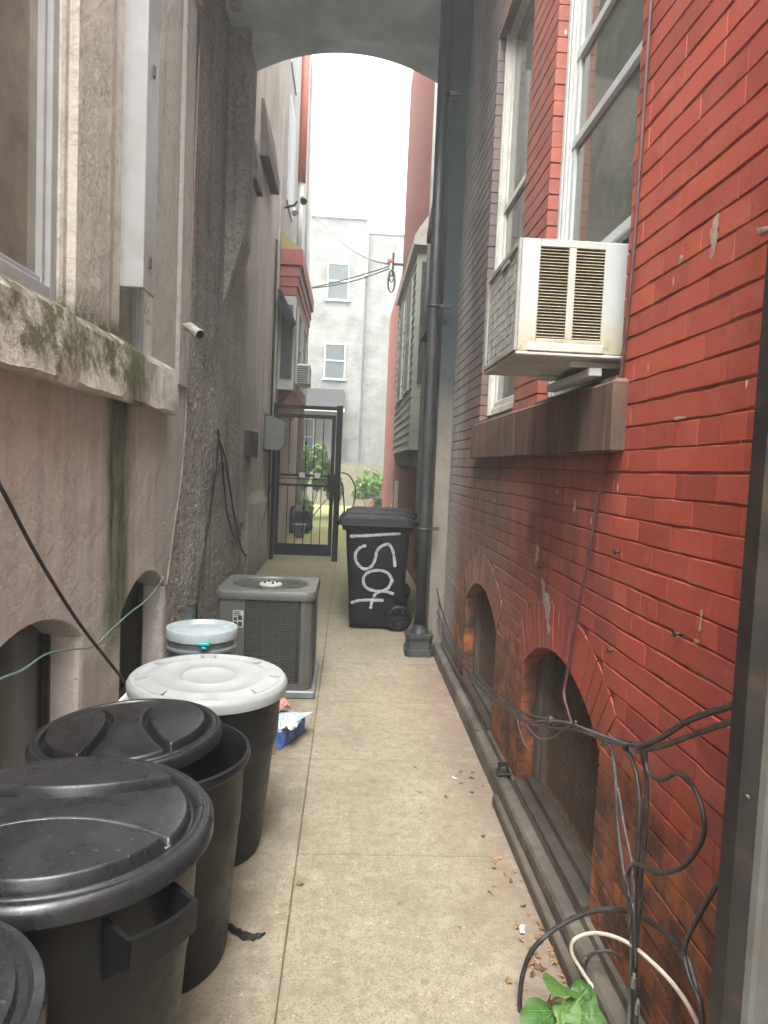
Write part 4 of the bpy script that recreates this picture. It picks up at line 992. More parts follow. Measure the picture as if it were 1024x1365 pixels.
# ================================================================== wheeled bins
def make_bin():
    t = thing('wheeled_bin', '', 'bin', (.30, 6.98, 0))
    # profile in x (front is -x); y half width tapers
    mb = MB(); rings = []
    for (z, xf, xb, hw, r) in ((.03, -.235, .20, .235, .05), (.08, -.245, .225, .245, .05), (.30, -.252, .235, .252, .05), (.32, -.254, .285, .254, .05), (.70, -.285, .300, .272, .05), (.955, -.305, .31, .285, .05), (.96, -.335, .335, .295, .04), (1.01, -.345, .345, .30, .04), (1.03, -.36, .355, .31, .04)):
        ring = []
        for (cx, cy, a0) in ((xb-r, hw-r, 0), (xf+r, hw-r, 90), (xf+r, -hw+r, 180), (xb-r, -hw+r, 270)):
            for k in range(5):
                a = math.radians(a0+k*22.5); ring.append((cx+r*math.cos(a), cy+r*math.sin(a), z))
        rings.append(ring)
    n = len(rings[0]); V = [p for r in rings for p in r]
    mb.add(V, [(i*n+k, i*n+(k+1) % n, (i+1)*n+(k+1) % n, (i+1)*n+k) for i in range(len(rings)-1) for k in range(n)]+[tuple(range(n))[::-1]], smooth=True)
    sub(mb, 'body', BINM, t, autosmooth=40)
    # lid: slightly domed plate with ridges, lip at the front, hinge at the back
    mb = MB(); nx, ny = 30, 14; vs = []
    for i in range(nx+1):
        for j in range(ny+1):
            u = i/nx; v = j/ny; X = -.385+.77*u; Yv = -.325+.65*v
            e = min(u, 1-u, v, 1-v); h = 1.04+.035*min(1, e*9)+.012*math.sin(math.pi*v)-.012*(1 if .22 < v < .36 or .64 < v < .78 else 0)*(1 if .1 < u < .9 else 0)
            vs.append((X, Yv, h-(.03 if e == 0 else 0)))
    mb.add(vs, [(i*(ny+1)+j, (i+1)*(ny+1)+j, (i+1)*(ny+1)+j+1, i*(ny+1)+j+1) for i in range(nx) for j in range(ny)], smooth=True)
    mb.box((-.39, -.328, 1.012), (-.372, .328, 1.05), .004)
    sub(mb, 'lid', BINM, t, autosmooth=50)
    mb = MB(); mb.tube([(.40, -.22, 1.03), (.40, .22, 1.03)], .016, 10); 
    for s_ in (-1, 1): mb.box((.34, s_*.22-.02, 1.0), (.41, s_*.22+.02, 1.055), .006)
    sub(mb, 'handle', BINM, t)
    for s_ in (-1, 1):
        mb = MB(); prof = [(.03, -.028), (.035, -.034), (.10, -.034), (.118, -.03), (.128, -.015), (.128, .015), (.118, .03), (.10, .034), (.035, .034), (.03, .028)]
        mb.lathe(prof, n=28); mb.v = [(p[0], p[2], p[1]) for p in mb.v]; mb.v = [(p[0]+.235, p[1]+s_*.285, p[2]+.13) for p in mb.v]
        wh = sub(mb, 'wheel', BLK, t)
        mb = MB()
        for k in range(6):
            a = k*math.pi/3; mb.tube([(.235+.02*math.cos(a), s_*.322, .13+.02*math.sin(a)), (.235+.09*math.cos(a), s_*.322, .13+.09*math.sin(a))], .010, 6)
        mb.tube([(.235, s_*.30, .13), (.235, s_*.332, .13)], .026, 14)
        sub(mb, 'hub', BINM, wh)
    return t
bin1 = make_bin(); bin1['label'] = 'black wheeled bin nearest the camera with white spray-painted digits on its side'; bin1['group'] = 'wheeled bins in a row against the right side'
b2 = dup(bin1, (.33, 7.68, 0), math.radians(-2), 'black wheeled bin standing second in the row, behind the one with painted digits')
b3 = dup(bin1, (.40, 8.38, .06), math.radians(3), 'rearmost black wheeled bin of the row, nearest the grey bay')
b3.location.z = 0
# painted digits 1504, lying sideways on the near side of the bin
def stroke(pts, r=.013):
    out = []
    for (cx, cy) in pts:
        p = onY(430+cx/4.267, 560+cy/4.267, 6.705); out.append(p)
    # settle every point on the tapered side face
    res = []
    for p in spline(out, 6):
        z = p.z; hw = .254+(.272-.254)*(z-.32)/.38 if z < .70 else .272+(.285-.272)*(z-.70)/.22
        if z < .32: hw = .252
        res.append((p.x-.30, -hw-.0005, z))
    return res
mb = MB()
STR = [[(165, 660), (250, 657), (350, 650), (435, 645)], [(240, 715), (212, 727), (188, 760), (192, 805), (230, 845), (275, 835), (300, 790), (310, 745), (340, 715), (378, 708), (402, 750), (412, 828)],
       [(395, 915), (370, 960), (315, 975), (250, 955), (232, 910), (255, 870), (315, 855), (370, 870), (398, 915)],
       [(398, 988), (350, 975), (310, 985), (288, 1015), (275, 1068)], [(168, 1040), (200, 1030), (260, 1026), (340, 1028)]]
for s_ in STR:
    q = stroke(s_)
    vs = []; 
    k_ = len(q)
    for i, p in enumerate(q):
        a = Vector(q[max(i-1, 0)]); b_ = Vector(q[min(i+1, k_-1)]); t = (b_-a); t.y = 0; t.normalize(); nn = Vector((-t.z, 0, t.x)); w_ = .0135+.002*math.sin(i*1.3)
        if i in (0, k_-1): w_ = .016
        P0 = Vector(p); vs += [P0+nn*w_, P0+Vector((0, -.0015, 0)), P0-nn*w_]
    mb.add(vs, [f for i in range(k_-1) for f in ((i*3, i*3+1, (i+1)*3+1, (i+1)*3), (i*3+1, i*3+2, (i+1)*3+2, (i+1)*3+1))], smooth=True)
    for e_ in (q[0], q[-1]):
        mb.add([(e_[0]+.016*math.cos(a), e_[1]-.0022, e_[2]+.016*math.sin(a)) for a in [2*math.pi*i/12 for i in range(12)]], [tuple(range(12))])
tag(sub(mb, 'painted_digits', PAINTW, bin1), 'white spray-painted digits 1504 turned on their side')

# ================================================================== condenser
CN = thing('air_conditioner_condenser', 'grey louvred outdoor air conditioner condenser on a pad by the left wall', 'air conditioner', (-.52, 5.0, 0))
mb = MB(); mb.box((-.35, -.35, .001), (.35, .35, .052), .008); sub(mb, 'pad', BUCK, CN)
W_, T0, T1 = .325, .06, .66
def rrect(w, r, z, n=5, d=None):
    d = d or w; out = []
    for (cx, cy, a0) in ((w-r, d-r, 0), (-w+r, d-r, 90), (-w+r, -d+r, 180), (w-r, -d+r, 270)):
        for k in range(n): a = math.radians(a0+k*90/(n-1)); out.append((cx+r*math.cos(a), cy+r*math.sin(a), z))
    return out
mb = MB(); R1 = rrect(W_-.022, .05, T0); R2 = rrect(W_-.022, .05, T1); n = len(R1)
mb.add(R1+R2, [(k, (k+1) % n, n+(k+1) % n, n+k) for k in range(n)]); sub(mb, 'coil', ACD, CN)
mb = MB(); 
for (z0, z1) in ((T0-.005, T0+.04), ):
    A = rrect(W_, .06, z0); B = rrect(W_, .06, z1); mb.add(A+B, [(k, (k+1) % n, n+(k+1) % n, n+k) for k in range(n)])
# corner posts and panel
for (sx, sy) in ((1, 1), (-1, 1), (1, -1), (-1, -1)):
    q = [(sx*(W_-.085), sy*W_), (sx*(W_-.06), sy*W_), (sx*(W_-.018), sy*(W_-.018)), (sx*W_, sy*(W_-.06)), (sx*W_, sy*(W_-.085)), (sx*(W_-.02), sy*(W_-.085)), (sx*(W_-.085), sy*(W_-.02))]
    mb.prism(q, 'z', T0+.04, T1)
mb.box((-W_+.03, -W_-.002, T0+.04), (-.13, -W_+.02, T1), .002)
for X in (-.005, .105): mb.box((X-.004, -W_+.001, T0+.04), (X+.004, -W_+.006, T1))
sub(mb, 'frame', ACG, CN)
mb = MB(); nz = 38
for k in range(nz):
    z = T0+.045+(T1-T0-.05)*k/nz
    for side in range(4):
        for (a, b_) in (((-.125, .215),) if side == 0 else ((-.215, .215),)):
            q = [(a, -W_+.008, z+.0085), (b_, -W_+.008, z+.0085), (b_, -W_-.006, z+.0045), (a, -W_-.006, z+.0045), (a, -W_-.004, z+.0005), (b_, -W_-.004, z+.0005)]
            c_, s_ = math.cos(side*math.pi/2), math.sin(side*math.pi/2)
            q = [(x*c_-y*s_, x*s_+y*c_, zz) for x, y, zz in q]
            mb.add(q, [(0, 1, 2, 3), (3, 2, 5, 4)])
sub(mb, 'louvres', ACG, CN, recalc=False)
mb = MB(); loops = [rrect(W_+.012, .07, T1), rrect(W_+.016, .07, T1+.035), rrect(W_+.004, .06, T1+.058)]
# fan opening ring in the top
nn = 20
top_out = rrect(W_+.004, .06, T1+.058)
V = []; 
for l in loops: V += l
mb.add(V, [(i*n+k, i*n+(k+1) % n, (i+1)*n+(k+1) % n, (i+1)*n+k) for i in range(2) for k in range(n)], smooth=True)
circ = [2*math.pi*i/64 for i in range(64)]
def on_outline(a):
    best = None
    for i in range(len(top_out)):
        p, q = top_out[i], top_out[(i+1) % len(top_out)]; dx, dy = math.cos(a), math.sin(a); ex, ey = q[0]-p[0], q[1]-p[1]
        den = dx*ey-dy*ex
        if abs(den) < 1e-9: continue
        t = (p[0]*ey-p[1]*ex)/den; u = (p[0]*dy-p[1]*dx)/den
        if t > 0 and -1e-6 <= u <= 1+1e-6: best = (dx*t, dy*t, p[2])
    return best
top_out = [on_outline(a) for a in circ]; n = 64
C1 = [(.268*math.cos(a), .268*math.sin(a), T1+.060) for a in circ]; C2 = [(.258*math.cos(a), .258*math.sin(a), T1+.048) for a in circ]; C3 = [(.250*math.cos(a), .250*math.sin(a), T1-.02) for a in circ]
mb.add(top_out+C1+C2+C3, [(i*n+k, i*n+(k+1) % n, (i+1)*n+(k+1) % n, (i+1)*n+k) for i in range(3) for k in range(n)], smooth=True)
tp = sub(mb, 'top', ACG, CN, autosmooth=45)
mb = MB(); mb.lathe([(0, T1-.014), (.25, T1-.019)], n=24); 
for a_ in range(4):
    t = a_*math.pi/2+.4; mb.add([(0, 0, T1+.01), (.23*math.cos(t), .23*math.sin(t), T1-.005), (.23*math.cos(t+.8), .23*math.sin(t+.8), T1+.02)], [(0, 1, 2)])
sub(mb, 'fan', ACD, tp)
mb = MB()
for r in (.09, .115, .14, .165, .19, .215, .24): mb.tube([(r*math.cos(t), r*math.sin(t), T1+.050-.35*(r*(.258-r))) for t in [2*math.pi*i/36 for i in range(37)]], .0018, 5, cap=False)
for k in range(8):
    t = k*math.pi/4; mb.tube([(.05*math.cos(t), .05*math.sin(t), T1+.045), (.15*math.cos(t), .15*math.sin(t), T1+.042), (.262*math.cos(t), .262*math.sin(t), T1+.052)], .0025, 5)
sub(mb, 'fan_guard', ACG, tp)
mb = MB(); mb.lathe([(.0, T1+.060), (.072, T1+.060), (.080, T1+.054), (.080, T1+.045)], n=28); hb = sub(mb, 'motor_cap', SIDING, tp)
mb = MB()
for t in (.4, 1.97, 3.54, 5.11): mb.lathe([(0, .016), (.007, .014), (.008, .0)], .045*math.cos(t), .045*math.sin(t), 8, cz=T1+.061)
sub(mb, 'bolts', ACD, tp)
mb = MB(); mb.box((-.21, -W_-.0045, .47), (-.14, -W_-.0022, .585)); pl = sub(mb, 'rating_plate', WHITE, CN)
mb = MB()
for (u, v, a, b_) in ((0.006, .008, .024, .03), (.036, .008, .026, .03), (.006, .046, .022, .024), (.034, .05, .028, .028), (.006, .08, .05, .006), (.006, .092, .04, .006), (.006, .103, .046, .005)):
    mb.box((-.21+u, -W_-.0062, .47+v), (-.21+u+a, -W_-.0047, .47+v+b_))
sub(mb, 'printed_marks', ACD, pl)

# ================================================================== bins and buckets
def can_body(t, R, H, rb, mat, handle_dirs=(), wob=.006):
    mb = MB(); k = R/.30
    prof = [(0, .012), (rb-.01, .012), (rb, .0), (rb+.004, .02), (rb+(R-rb)*.55, H*.62), (rb+(R-rb)*.58+.002, H*.645), (R-.020, H*.70), (R-.014, H*.93), (R-.012, H-.035), (R, H-.033), (R+.006, H-.02), (R+.003, H-.003), (R-.006, H), (R-.012, H-.01), (R-.018, H-.04), (R-.026, H*.71), (rb+(R-rb)*.5, H*.6), (rb-.006, .03), (0, .028)]
    mb.lathe(prof, n=72, wob=wob); o = sub(mb, 'body', mat, t, autosmooth=50)
    for a in handle_dirs:
        a = math.radians(a); c, s = math.cos(a), math.sin(a)
        mb = MB(); hw = .075; r0_ = R-.022; r1 = R+.055; z1 = H-.045; z0 = H-.115
        def pt(r, u, z): return (c*r-s*u, s*r+c*u, z)
        # side cheeks, grip bar and top flange
        for u in (-hw, hw):
            q = [pt(r0_, u-.006, z1), pt(r1, u-.004, z1-.01), pt(r1, u-.004, z0+.01), pt(r0_, u-.006, z0-.05)]
            q2 = [pt(r0_, u+.006, z1), pt(r1, u+.004, z1-.01), pt(r1, u+.004, z0+.01), pt(r0_, u+.006, z0-.05)]
            mb.add(q+q2, [(0, 1, 2, 3), (7, 6, 5, 4), (0, 4, 5, 1), (1, 5, 6, 2), (2, 6, 7, 3), (3, 7, 4, 0)])
        pts = [pt(r1-.004+.012*math.cos(x*math.pi/2), hw*x, 0) for x in [-1+2*i/10 for i in range(11)]]
        for (za, zb, dr) in ((z0, z1-.008, 0),):
            V = []
            for p in pts:
                v = Vector((p[0], p[1], 0)); d = v.normalized(); V += [v+d*.006+Vector((0, 0, za)), v+d*.010+Vector((0, 0, zb)), v-d*.002+Vector((0, 0, zb)), v-d*.004+Vector((0, 0, za))]
            mb.add(V, [(i*4+k_, i*4+(k_+1) % 4, (i+1)*4+(k_+1) % 4, (i+1)*4+k_) for i in range(10) for k_ in range(4)]+[(0, 1, 2, 3), (40, 43, 42, 41)])
        sub(mb, 'handle', mat, t)
    return o
def lens_lid(R, mat, t, z, ang=0, tilt=(0, 0), off=(0, 0), dome=.035, half=.33, hollow=.021, nm='lid'):
    """round lid with two raised lens panels either side of a waisted band"""
    nr, na = 110, 340; vs = []; ca, sa = math.cos(ang), math.sin(ang)
    def sm(a, b_, x): x = max(0, min(1, (x-a)/(b_-a))); return x*x*(3-2*x)
    def h(x, y):
        r = math.hypot(x, y)/R
        if r > .995: return -.032
        base = dome*(1-(r/.9)**2) if r < .9 else 0
        base += .004*sm(.86, .88, r)*(1-sm(.925, .94, r)) - .006*sm(.975, .995, r)
        if r < .9:
            u = abs(x*ca+y*sa)/R; v = (-x*sa+y*ca)/R
            bnd = half*.62+.30*v*v*1.5      # waisted band edge
            d1 = u-bnd; rim = .84-r
            groove = math.exp(-((d1+.020)/.026)**2)*(1 if rim > 0 else 0)+math.exp(-((rim+.022)/.022)**2)
            base += .013*sm(0, .03, d1)*sm(0, .03, rim)-hollow*min(1, groove)
        return base
    for i in range(nr+1):
        rr = R*(i/nr)**.8 if i < nr-2 else R*(1.0 if i != nr-2 else .994)
        rim_drop = 0
        for k in range(na):
            a = 2*math.pi*k/na; x = rr*math.cos(a); y = rr*math.sin(a)
            hz = h(x, y) if i <= nr-2 else {nr-1: -.012, nr: -.040}[i]
            if i == nr: x *= 1.012; y *= 1.012
            if i == nr-1: x *= 1.008; y *= 1.008
            vs.append((x, y, hz))
    mb = MB(); mb.add(vs, [(i*na+k, (i+1)*na+k, (i+1)*na+(k+1) % na, i*na+(k+1) % na) for i in range(nr) for k in range(na)], smooth=True)
    # inner skirt so that the rim has thickness
    mb.lathe([(R*1.012, -.040), (R*.985, -.040), (R*.985, -.02), (R*.9, -.016), (0, -.012)], n=na)
    o = sub(mb, nm, mat, t, recalc=False)
    o.location = (off[0], off[1], z); o.rotation_euler = (tilt[0], tilt[1], 0)
    return o
# 1: nearest, cut by the frame corner
t = thing('rubbish_can', 'nearest black can in the bottom left corner with a smooth dark grey lid', 'rubbish can', (-.69, .93, 0), group='round rubbish cans along the left wall')
can_body(t, .275, .76, .22, BLK)
mb = MB(); R = .285
mb.lathe([(0, .04), (.10, .038), (.2, .03), (.245, .018), (.25, .006), (.262, .004), (.27, .010), (R, .004), (R+.004, -.004), (R+.004, -.035), (R-.006, -.035), (R-.01, -.01), (0, .0)], n=90); o = sub(mb, 'lid', GRYLID, t, autosmooth=35); o.location = (0, 0, .775)
# 2: big lid with band
t = thing('rubbish_can', 'black can with a wide scuffed lid and a boxy side handle, second from the camera', 'rubbish can', (-.60, 1.53, 0), math.radians(0), group='round rubbish cans along the left wall')
can_body(t, .305, .755, .235, BLK, (-38, 142))
lens_lid(.325, GRYLID, t, .785, math.radians(100), tilt=(.0, .02), dome=.022)
# 3: open can with its own lid askew
t = thing('rubbish_can', 'black can whose lid lies askew leaving the right of its mouth open', 'rubbish can', (-.575, 2.19, 0), group='round rubbish cans along the left wall')
can_body(t, .292, .665, .235, BLK, (60,))
lens_lid(.285, DGR, t, .722, math.radians(15), tilt=(.02, -.045), off=(-.085, .01), dome=.03)
# 4: white lid
t = thing('rubbish_can', 'tall black can topped with a round dirty white lid', 'rubbish can', (-.53, 2.83, 0), group='round rubbish cans along the left wall')
can_body(t, .30, .675, .22, BLK, (75, 255))
mb = MB(); R = .312
mb.lathe([(0, .012), (.10, .012), (.106, .016), (.112, .012), (.20, .012), (.212, .018), (.225, .020), (.245, .014), (.265, .008), (.277, .010), (.288, .017), (.303, .016), (R, .006), (R+.004, -.005), (R+.002, -.034), (R-.008, -.036), (R-.012, -.006), (0, -.002)], n=96)
for k in range(8):
    a = k*math.pi/4+.2; c_, s_ = math.cos(a), math.sin(a)
    mb.prism([(c_*.235-s_*.02, s_*.235+c_*.02), (c_*.285-s_*.035, s_*.285+c_*.035), (c_*.285+s_*.035, s_*.285-c_*.035), (c_*.235+s_*.02, s_*.235-c_*.02)], 'z', .009, .0185)
o = sub(mb, 'lid', WLID, t, autosmooth=35); o.location = (0, 0, .692); o.rotation_euler = (.015, .02, 0)
# buckets, one stacked in the other
t = thing('plastic_bucket', 'lidded grey bucket stacked on top by the condenser, teal clip on its rim', 'bucket', (-.70, 3.52, .37), group='buckets stacked behind the white-lidded can')
mb = MB(); mb.lathe([(0, .002), (.142, .002), (.150, .20), (.168, .205), (.170, .215), (.152, .222), (.155, .27), (.172, .275), (.172, .285), (.158, .29), (.160, .335), (.15, .335), (.14, .02), (0, .012)], n=48); sub(mb, 'pail', BUCK, t, autosmooth=40)
mb = MB(); mb.lathe([(0, .362), (.10, .362), (.13, .352), (.145, .350), (.160, .372), (.172, .372), (.176, .362), (.174, .325), (.166, .322), (.162, .345), (0, .345)], n=48); sub(mb, 'lid', SKYB, t, autosmooth=40)
mb = MB(); mb.tube(spline([(.168, .03, .25), (.178, -.06, .245), (.13, -.13, .235), (.04, -.182, .22), (-.06, -.178, .215), (-.15, -.10, .225), (-.172, .02, .25)], 6), .004, 6); sub(mb, 'handle', STEEL, t)
mb = MB(); mb.box((.02, -.19, .318), (.075, -.168, .338), .006); mb.box((.035, -.195, .305), (.06, -.172, .318), .004); sub(mb, 'clip', TEAL, t)
mb = MB(); mb.lathe([(.1512, .225), (.1535, .262)], n=48); sub(mb, 'label_band', SKYB, t)
t = thing('plastic_bucket', 'plain grey bucket carrying the lidded bucket behind the white-lidded can', 'bucket', (-.70, 3.52, 0), group='buckets stacked behind the white-lidded can')
mb = MB(); mb.lathe([(0, .0), (.140, .0), (.155, .28), (.172, .285), (.172, .295), (.158, .30), (.160, .355), (.17, .357), (.17, .366), (0, .366)], n=48); sub(mb, 'pail', BUCK, t, autosmooth=40)
mb = MB(); mb.tube(spline([(.168, .0, .29), (.10, -.15, .25), (-.02, -.178, .235), (-.12, -.13, .25), (-.17, .0, .29)], 6), .004, 6); sub(mb, 'handle', STEEL, t)

# litter by the condenser
t = thing('cardboard_box', 'torn blue and white cardboard box lying by the condenser pad', 'box', (-.34, 3.98, 0), math.radians(-22))
mb = MB(); mb.box((-.09, -.16, .002), (.09, .16, .10), .003, jit=.003); sub(mb, 'carton', BLUE, t)
mb = MB(); mb.add([(-.09, -.16, .102), (.09, -.16, .102), (.14, -.02, .135), (-.05, -.01, .125), (.09, .16, .103), (-.09, .16, .103), (.16, .12, .14)], [(0, 1, 2, 3), (3, 2, 6, 4), (3, 4, 5)]); sub(mb, 'flap', simple('pale_blue_card', (.45, .55, .66), .6, var=.3, scale=25, dirt=(.05, .16, .5), dirt_amt=.8), t)
for i, (x, y, z_, a, nm, lb, mt_) in enumerate(((-.36, 4.10, .14, .5, 'paper_scrap', 'crumpled red and cream wrapper lying on the blue box', simple('red_cream_wrapper', (.5, .2, .17), .6, var=.5, scale=40, dirt=(.6, .55, .45), dirt_amt=.9)),
                                           (-.27, 3.86, .13, 1.2, 'paper_scrap', 'white torn paper hanging over the blue box edge', simple('white_paper', (.6, .6, .58), .7, var=.2, scale=30)))):
    mb = MB(); vs = []
    for u in range(6):
        for v in range(6): vs.append(((u/5-.5)*.13, (v/5-.5)*.09, .018*math.sin(u*2.1+v)+.012*math.cos(v*2.7)))
    mb.add(vs, [(u*6+v, (u+1)*6+v, (u+1)*6+v+1, u*6+v+1) for u in range(5) for v in range(5)])
    o = mb.build(nm, mt_); tag(o, lb, 'litter'); o.location = (x, y, z_); o.rotation_euler = (.2, -.15, a)
t = thing('cardboard_piece', 'small brown cardboard square leaning behind the white-lidded can', 'cardboard', (-.38, 3.72, 0), math.radians(30))
mb = MB(); mb.box((-.05, -.006, .001), (.05, .006, .13), .001); sub(mb, 'sheet', CARD, t)

# ================================================================== window AC on the right
AY0, AY1, AX0, AX1, AZ0, AZ1 = 2.36, 2.90, .545, .93, 1.985, 2.355
A_ = thing('window_air_conditioner', 'large white window air conditioner jutting from the red brick wall over the sill', 'air conditioner', (.8, 2.6, 1.97))
mb = MB(); xi = AX0+.012
# case shell: near side with two vent openings, top, bottom, far side
vx = [(AX0+.062, AX0+.158), (AX0+.182, AX0+.280)]; vz = (AZ0+.045, AZ1-.025)
mb.box((AX0, AY0, AZ0), (vx[0][0], AY0+.012, AZ1), .003); mb.box((vx[0][1], AY0, vz[0]), (vx[1][0], AY0+.011, vz[1])); mb.box((vx[1][1], AY0, AZ0), (AX1, AY0+.012, AZ1), .003)
mb.box((vx[0][0], AY0, AZ0), (vx[1][1], AY0+.0115, vz[0]), .002); mb.box((vx[0][0], AY0, vz[1]), (vx[1][1], AY0+.0115, AZ1), .002)
mb.box((AX0, AY0+.0125, AZ1-.012), (AX1, AY1-.013, AZ1), .003); mb.box((AX0, AY1-.012, AZ0), (AX1, AY1, AZ1), .003)
def ac_case():
    g = NG('stained_white_case'); n = g.noise(6, 6, .7)
    col = g.mix(n, (.31, .33, .34), (.39, .41, .42))
    yl = g.math('MULTIPLY', g.step(g.math('ADD', g.Z, g.math('MULTIPLY', g.noise(9, 6, .7), -.20)), 2.06, 1.86), .9)
    yx = g.math('MULTIPLY', g.band(g.X, .70, .84, .03), g.ramp(g.noise(6, 6, .7, g.scaled(1, 1, .2)), [(.35, .1), (.7, .7)]))
    col = g.mix(g.math('MULTIPLY', g.math('MAXIMUM', yl, yx), .75), col, (.33, .28, .14))
    ru = g.math('MULTIPLY', g.step(g.Z, 2.05, 1.985), g.ramp(g.noise(22, 6, .75), [(.5, 0.0), (.6, .9)]))
    col = g.mix(ru, col, (.14, .06, .025))
    col = g.mix(g.math('MULTIPLY', g.ramp(g.noise(14, 6, .75, g.scaled(1, 1, .15)), [(.55, 0.0), (.7, 1.0)]), .3), col, (.25, .24, .20))
    return g.done(col, .4, None, 0, .4)
part(mb, 'case', ac_case(), A_)
mb = MB()
for (a, b_) in vx:
    k = vz[0]+.004
    while k < vz[1]-.006:
        mb.add([(a, AY0+.001, k), (b_, AY0+.001, k), (b_, AY0+.010, k+.006), (a, AY0+.010, k+.006)], [(0, 1, 2, 3)]); k += .0102
part(mb, 'side_louvres', YEL, A_, recalc=False)
mb = MB(); mb.box((AX0+.03, AY0+.03, AZ0+.015), (AX1, AY1-.03, AZ1-.02)); part(mb, 'inner_chassis', simple('inner_rust', (.09, .065, .035), .8, var=.5, scale=15), A_)
mb = MB(); mb.box((AX0-.006, AY0-.004, AZ0-.012), (AX1, AY1+.004, AZ0-.001), .003); mb.box((vx[0][0]-.03, AY0-.006, AZ0+.002), (vx[1][1]+.01, AY0-.0005, AZ0+.03), .003); part(mb, 'base_tray', CREAM, A_)
# back grille: frame + lint covered coil + bars
mb = MB(); x = AX0
mb.box((x-.012, AY0, AZ0), (x-.0005, AY0+.025, AZ1), .003); mb.box((x-.012, AY1-.025, AZ0), (x-.0005, AY1, AZ1), .003); mb.box((x-.012, AY0+.025, AZ1-.022), (x-.0005, AY1-.025, AZ1), .003); mb.box((x-.012, AY0+.025, AZ0), (x-.0005, AY1-.025, AZ0+.022), .003)
mb.box((x-.012, AY0+.16, AZ1-.042), (x-.0005, AY0+.27, AZ1-.022), .003)
part(mb, 'rear_frame', simple('pale_metal', (.33, .33, .31), .5, .1, var=.2, dirt=(.2, .18, .14), dirt_amt=.5), A_)
mb = MB(); mb.box((x-.004, AY0+.02, AZ0+.02), (x+.008, AY1-.02, AZ1-.02)); 
for k in range(9): mb.box((x-.0052, AY0+.025, AZ0+.04+k*.034), (x-.004, AY1-.025, AZ0+.042+k*.034))
for k in range(5): mb.box((x-.0064, AY0+.08+k*.095, AZ0+.03), (x-.0053, AY0+.082+k*.095, AZ1-.03))
part(mb, 'coil', LINT, A_)
mb = MB(); mb.box((AX0+.20, AY0+.06, AZ0-.035), (AX1-.0, AY0+.075, AZ0-.013), .003); mb.box((AX0+.20, AY1-.09, AZ0-.035), (AX1, AY1-.075, AZ0-.013), .003); mb.box((.80, AY0+.02, 1.915), (.845, AY1-.0, 1.945), .004); part(mb, 'support_bracket', CREAM, A_)

# ================================================================== metal post, right foreground
PT = thing('steel_post', 'tall galvanised steel post with a dark edge at the right of the picture', 'post', (.748, 1.2, 0))
mb = MB(); mb.prism([(-.012, -.04), (-.006, -.050), (.002, -.054), (.052, -.054), (.060, -.050), (.065, -.040), (.065, .02), (-.012, .02)], 'z', .0, 2.9)
sub(mb, 'tube', STEEL, PT)
mb = MB(); mb.prism([(-.036, -.022), (-.0135, -.040), (-.0130, .022), (-.036, .022)], 'z', .0, 2.9); sub(mb, 'angle_iron', DSTEEL, PT)
for z in (1.03, ):
    mb = MB(); mb.tube([(-.026, -.026, z), (-.026, -.034, z)], .003, 8); sub(mb, 'rivet', STEEL, PT)

# ================================================================== cables
def cable(name, label, pts, r, mat, cat='cable', group=None, n=7, k=7):
    pts = [Vector(p) for p in pts]; mb = MB(); o0 = pts[0].copy()
    mb.tube([p-o0 for p in spline(pts, k)], r, n); o = mb.build(name, mat); o.location = o0
    return tag(o, label, cat, group)
GX = .825
def px(l, X=GX): return [onX(a, b_, X) for a, b_ in l]
main = [(572, 692), (571, 730), (575, 775), (586, 815), (603, 858), (620, 890), (640, 912), (665, 932), (700, 957), (730, 960), (760, 966), (800, 984), (850, 998)]
cable('wall_cable', 'grey cable sagging along the brick wall from the drainpipe, lowest strand of the bundle', [onX(a-2, b_+4*math.sin(i), .812) for i, (a, b_) in enumerate(main)], .0055, CABLEG, group='bundled cables on the red brick wall')
cable('wall_cable', 'black cable in the bundle sagging along the brick wall, tightly twisted', [onX(a+2, b_-3+3*math.cos(i*1.3), .822) for i, (a, b_) in enumerate(main)], .0055, CABLE, group='bundled cables on the red brick wall')
cable('wall_cable', 'thin pale grey cable hanging widest from the drainpipe end of the bundle', [onX(a, b_, .815) for a, b_ in [(572, 695), (564, 740), (574, 800), (590, 840), (612, 880), (645, 922), (690, 948), (745, 962), (790, 975), (846, 1000)]], .004, CABLEG, group='bundled cables on the red brick wall')
cable('wall_cable', 'black cable running from the drainpipe bracket to the ties at the post', [onX(a, b_, .80) for a, b_ in [(556, 690), (575, 705), (580, 770), (600, 845), (650, 915), (705, 962), (770, 974), (815, 990), (852, 994)]], .0045, CABLE, group='bundled cables on the red brick wall')
cable('post_cable', 'thick black cable from the tie to the steel post, upper of two', [onX(850, 997, .80), onX(880, 984, .79), onX(915, 962, .78), onX(945, 950, .76), onX(985, 938, .74)], .0075, CABLE)
cable('post_cable', 'thick black cable from the tie to the steel post, lower of two', [onX(850, 1002, .80), onX(885, 994, .79), onX(925, 979, .77), onX(985, 958, .74)], .0065, CABLE)
cable('conduit_cable', 'long brown cable dropping beside the window air conditioner', px([(872, -60), (868, 0), (862, 90), (853, 220), (845, 330), (836, 430), (826, 515), (812, 598)], .85)+px([(800, 650), (789, 715), (777, 780), (765, 845), (757, 895)], .845)+px([(752, 925), (758, 950), (762, 964)], .835), .0058, CABLEB)
cable('cable_loop', 'small grey loop hanging below the bundle at the arched window', px([(688, 950), (692, 970), (699, 990), (708, 1001)], .80), .0035, CABLEG)
cable('cable_loop', 'short grey strand dipping across the arched window frame', px([(696, 955), (706, 972), (720, 985), (738, 983), (752, 972), (768, 962)], .80), .0038, CABLEG)
vG = 'cables dropping to the kerb by the post'
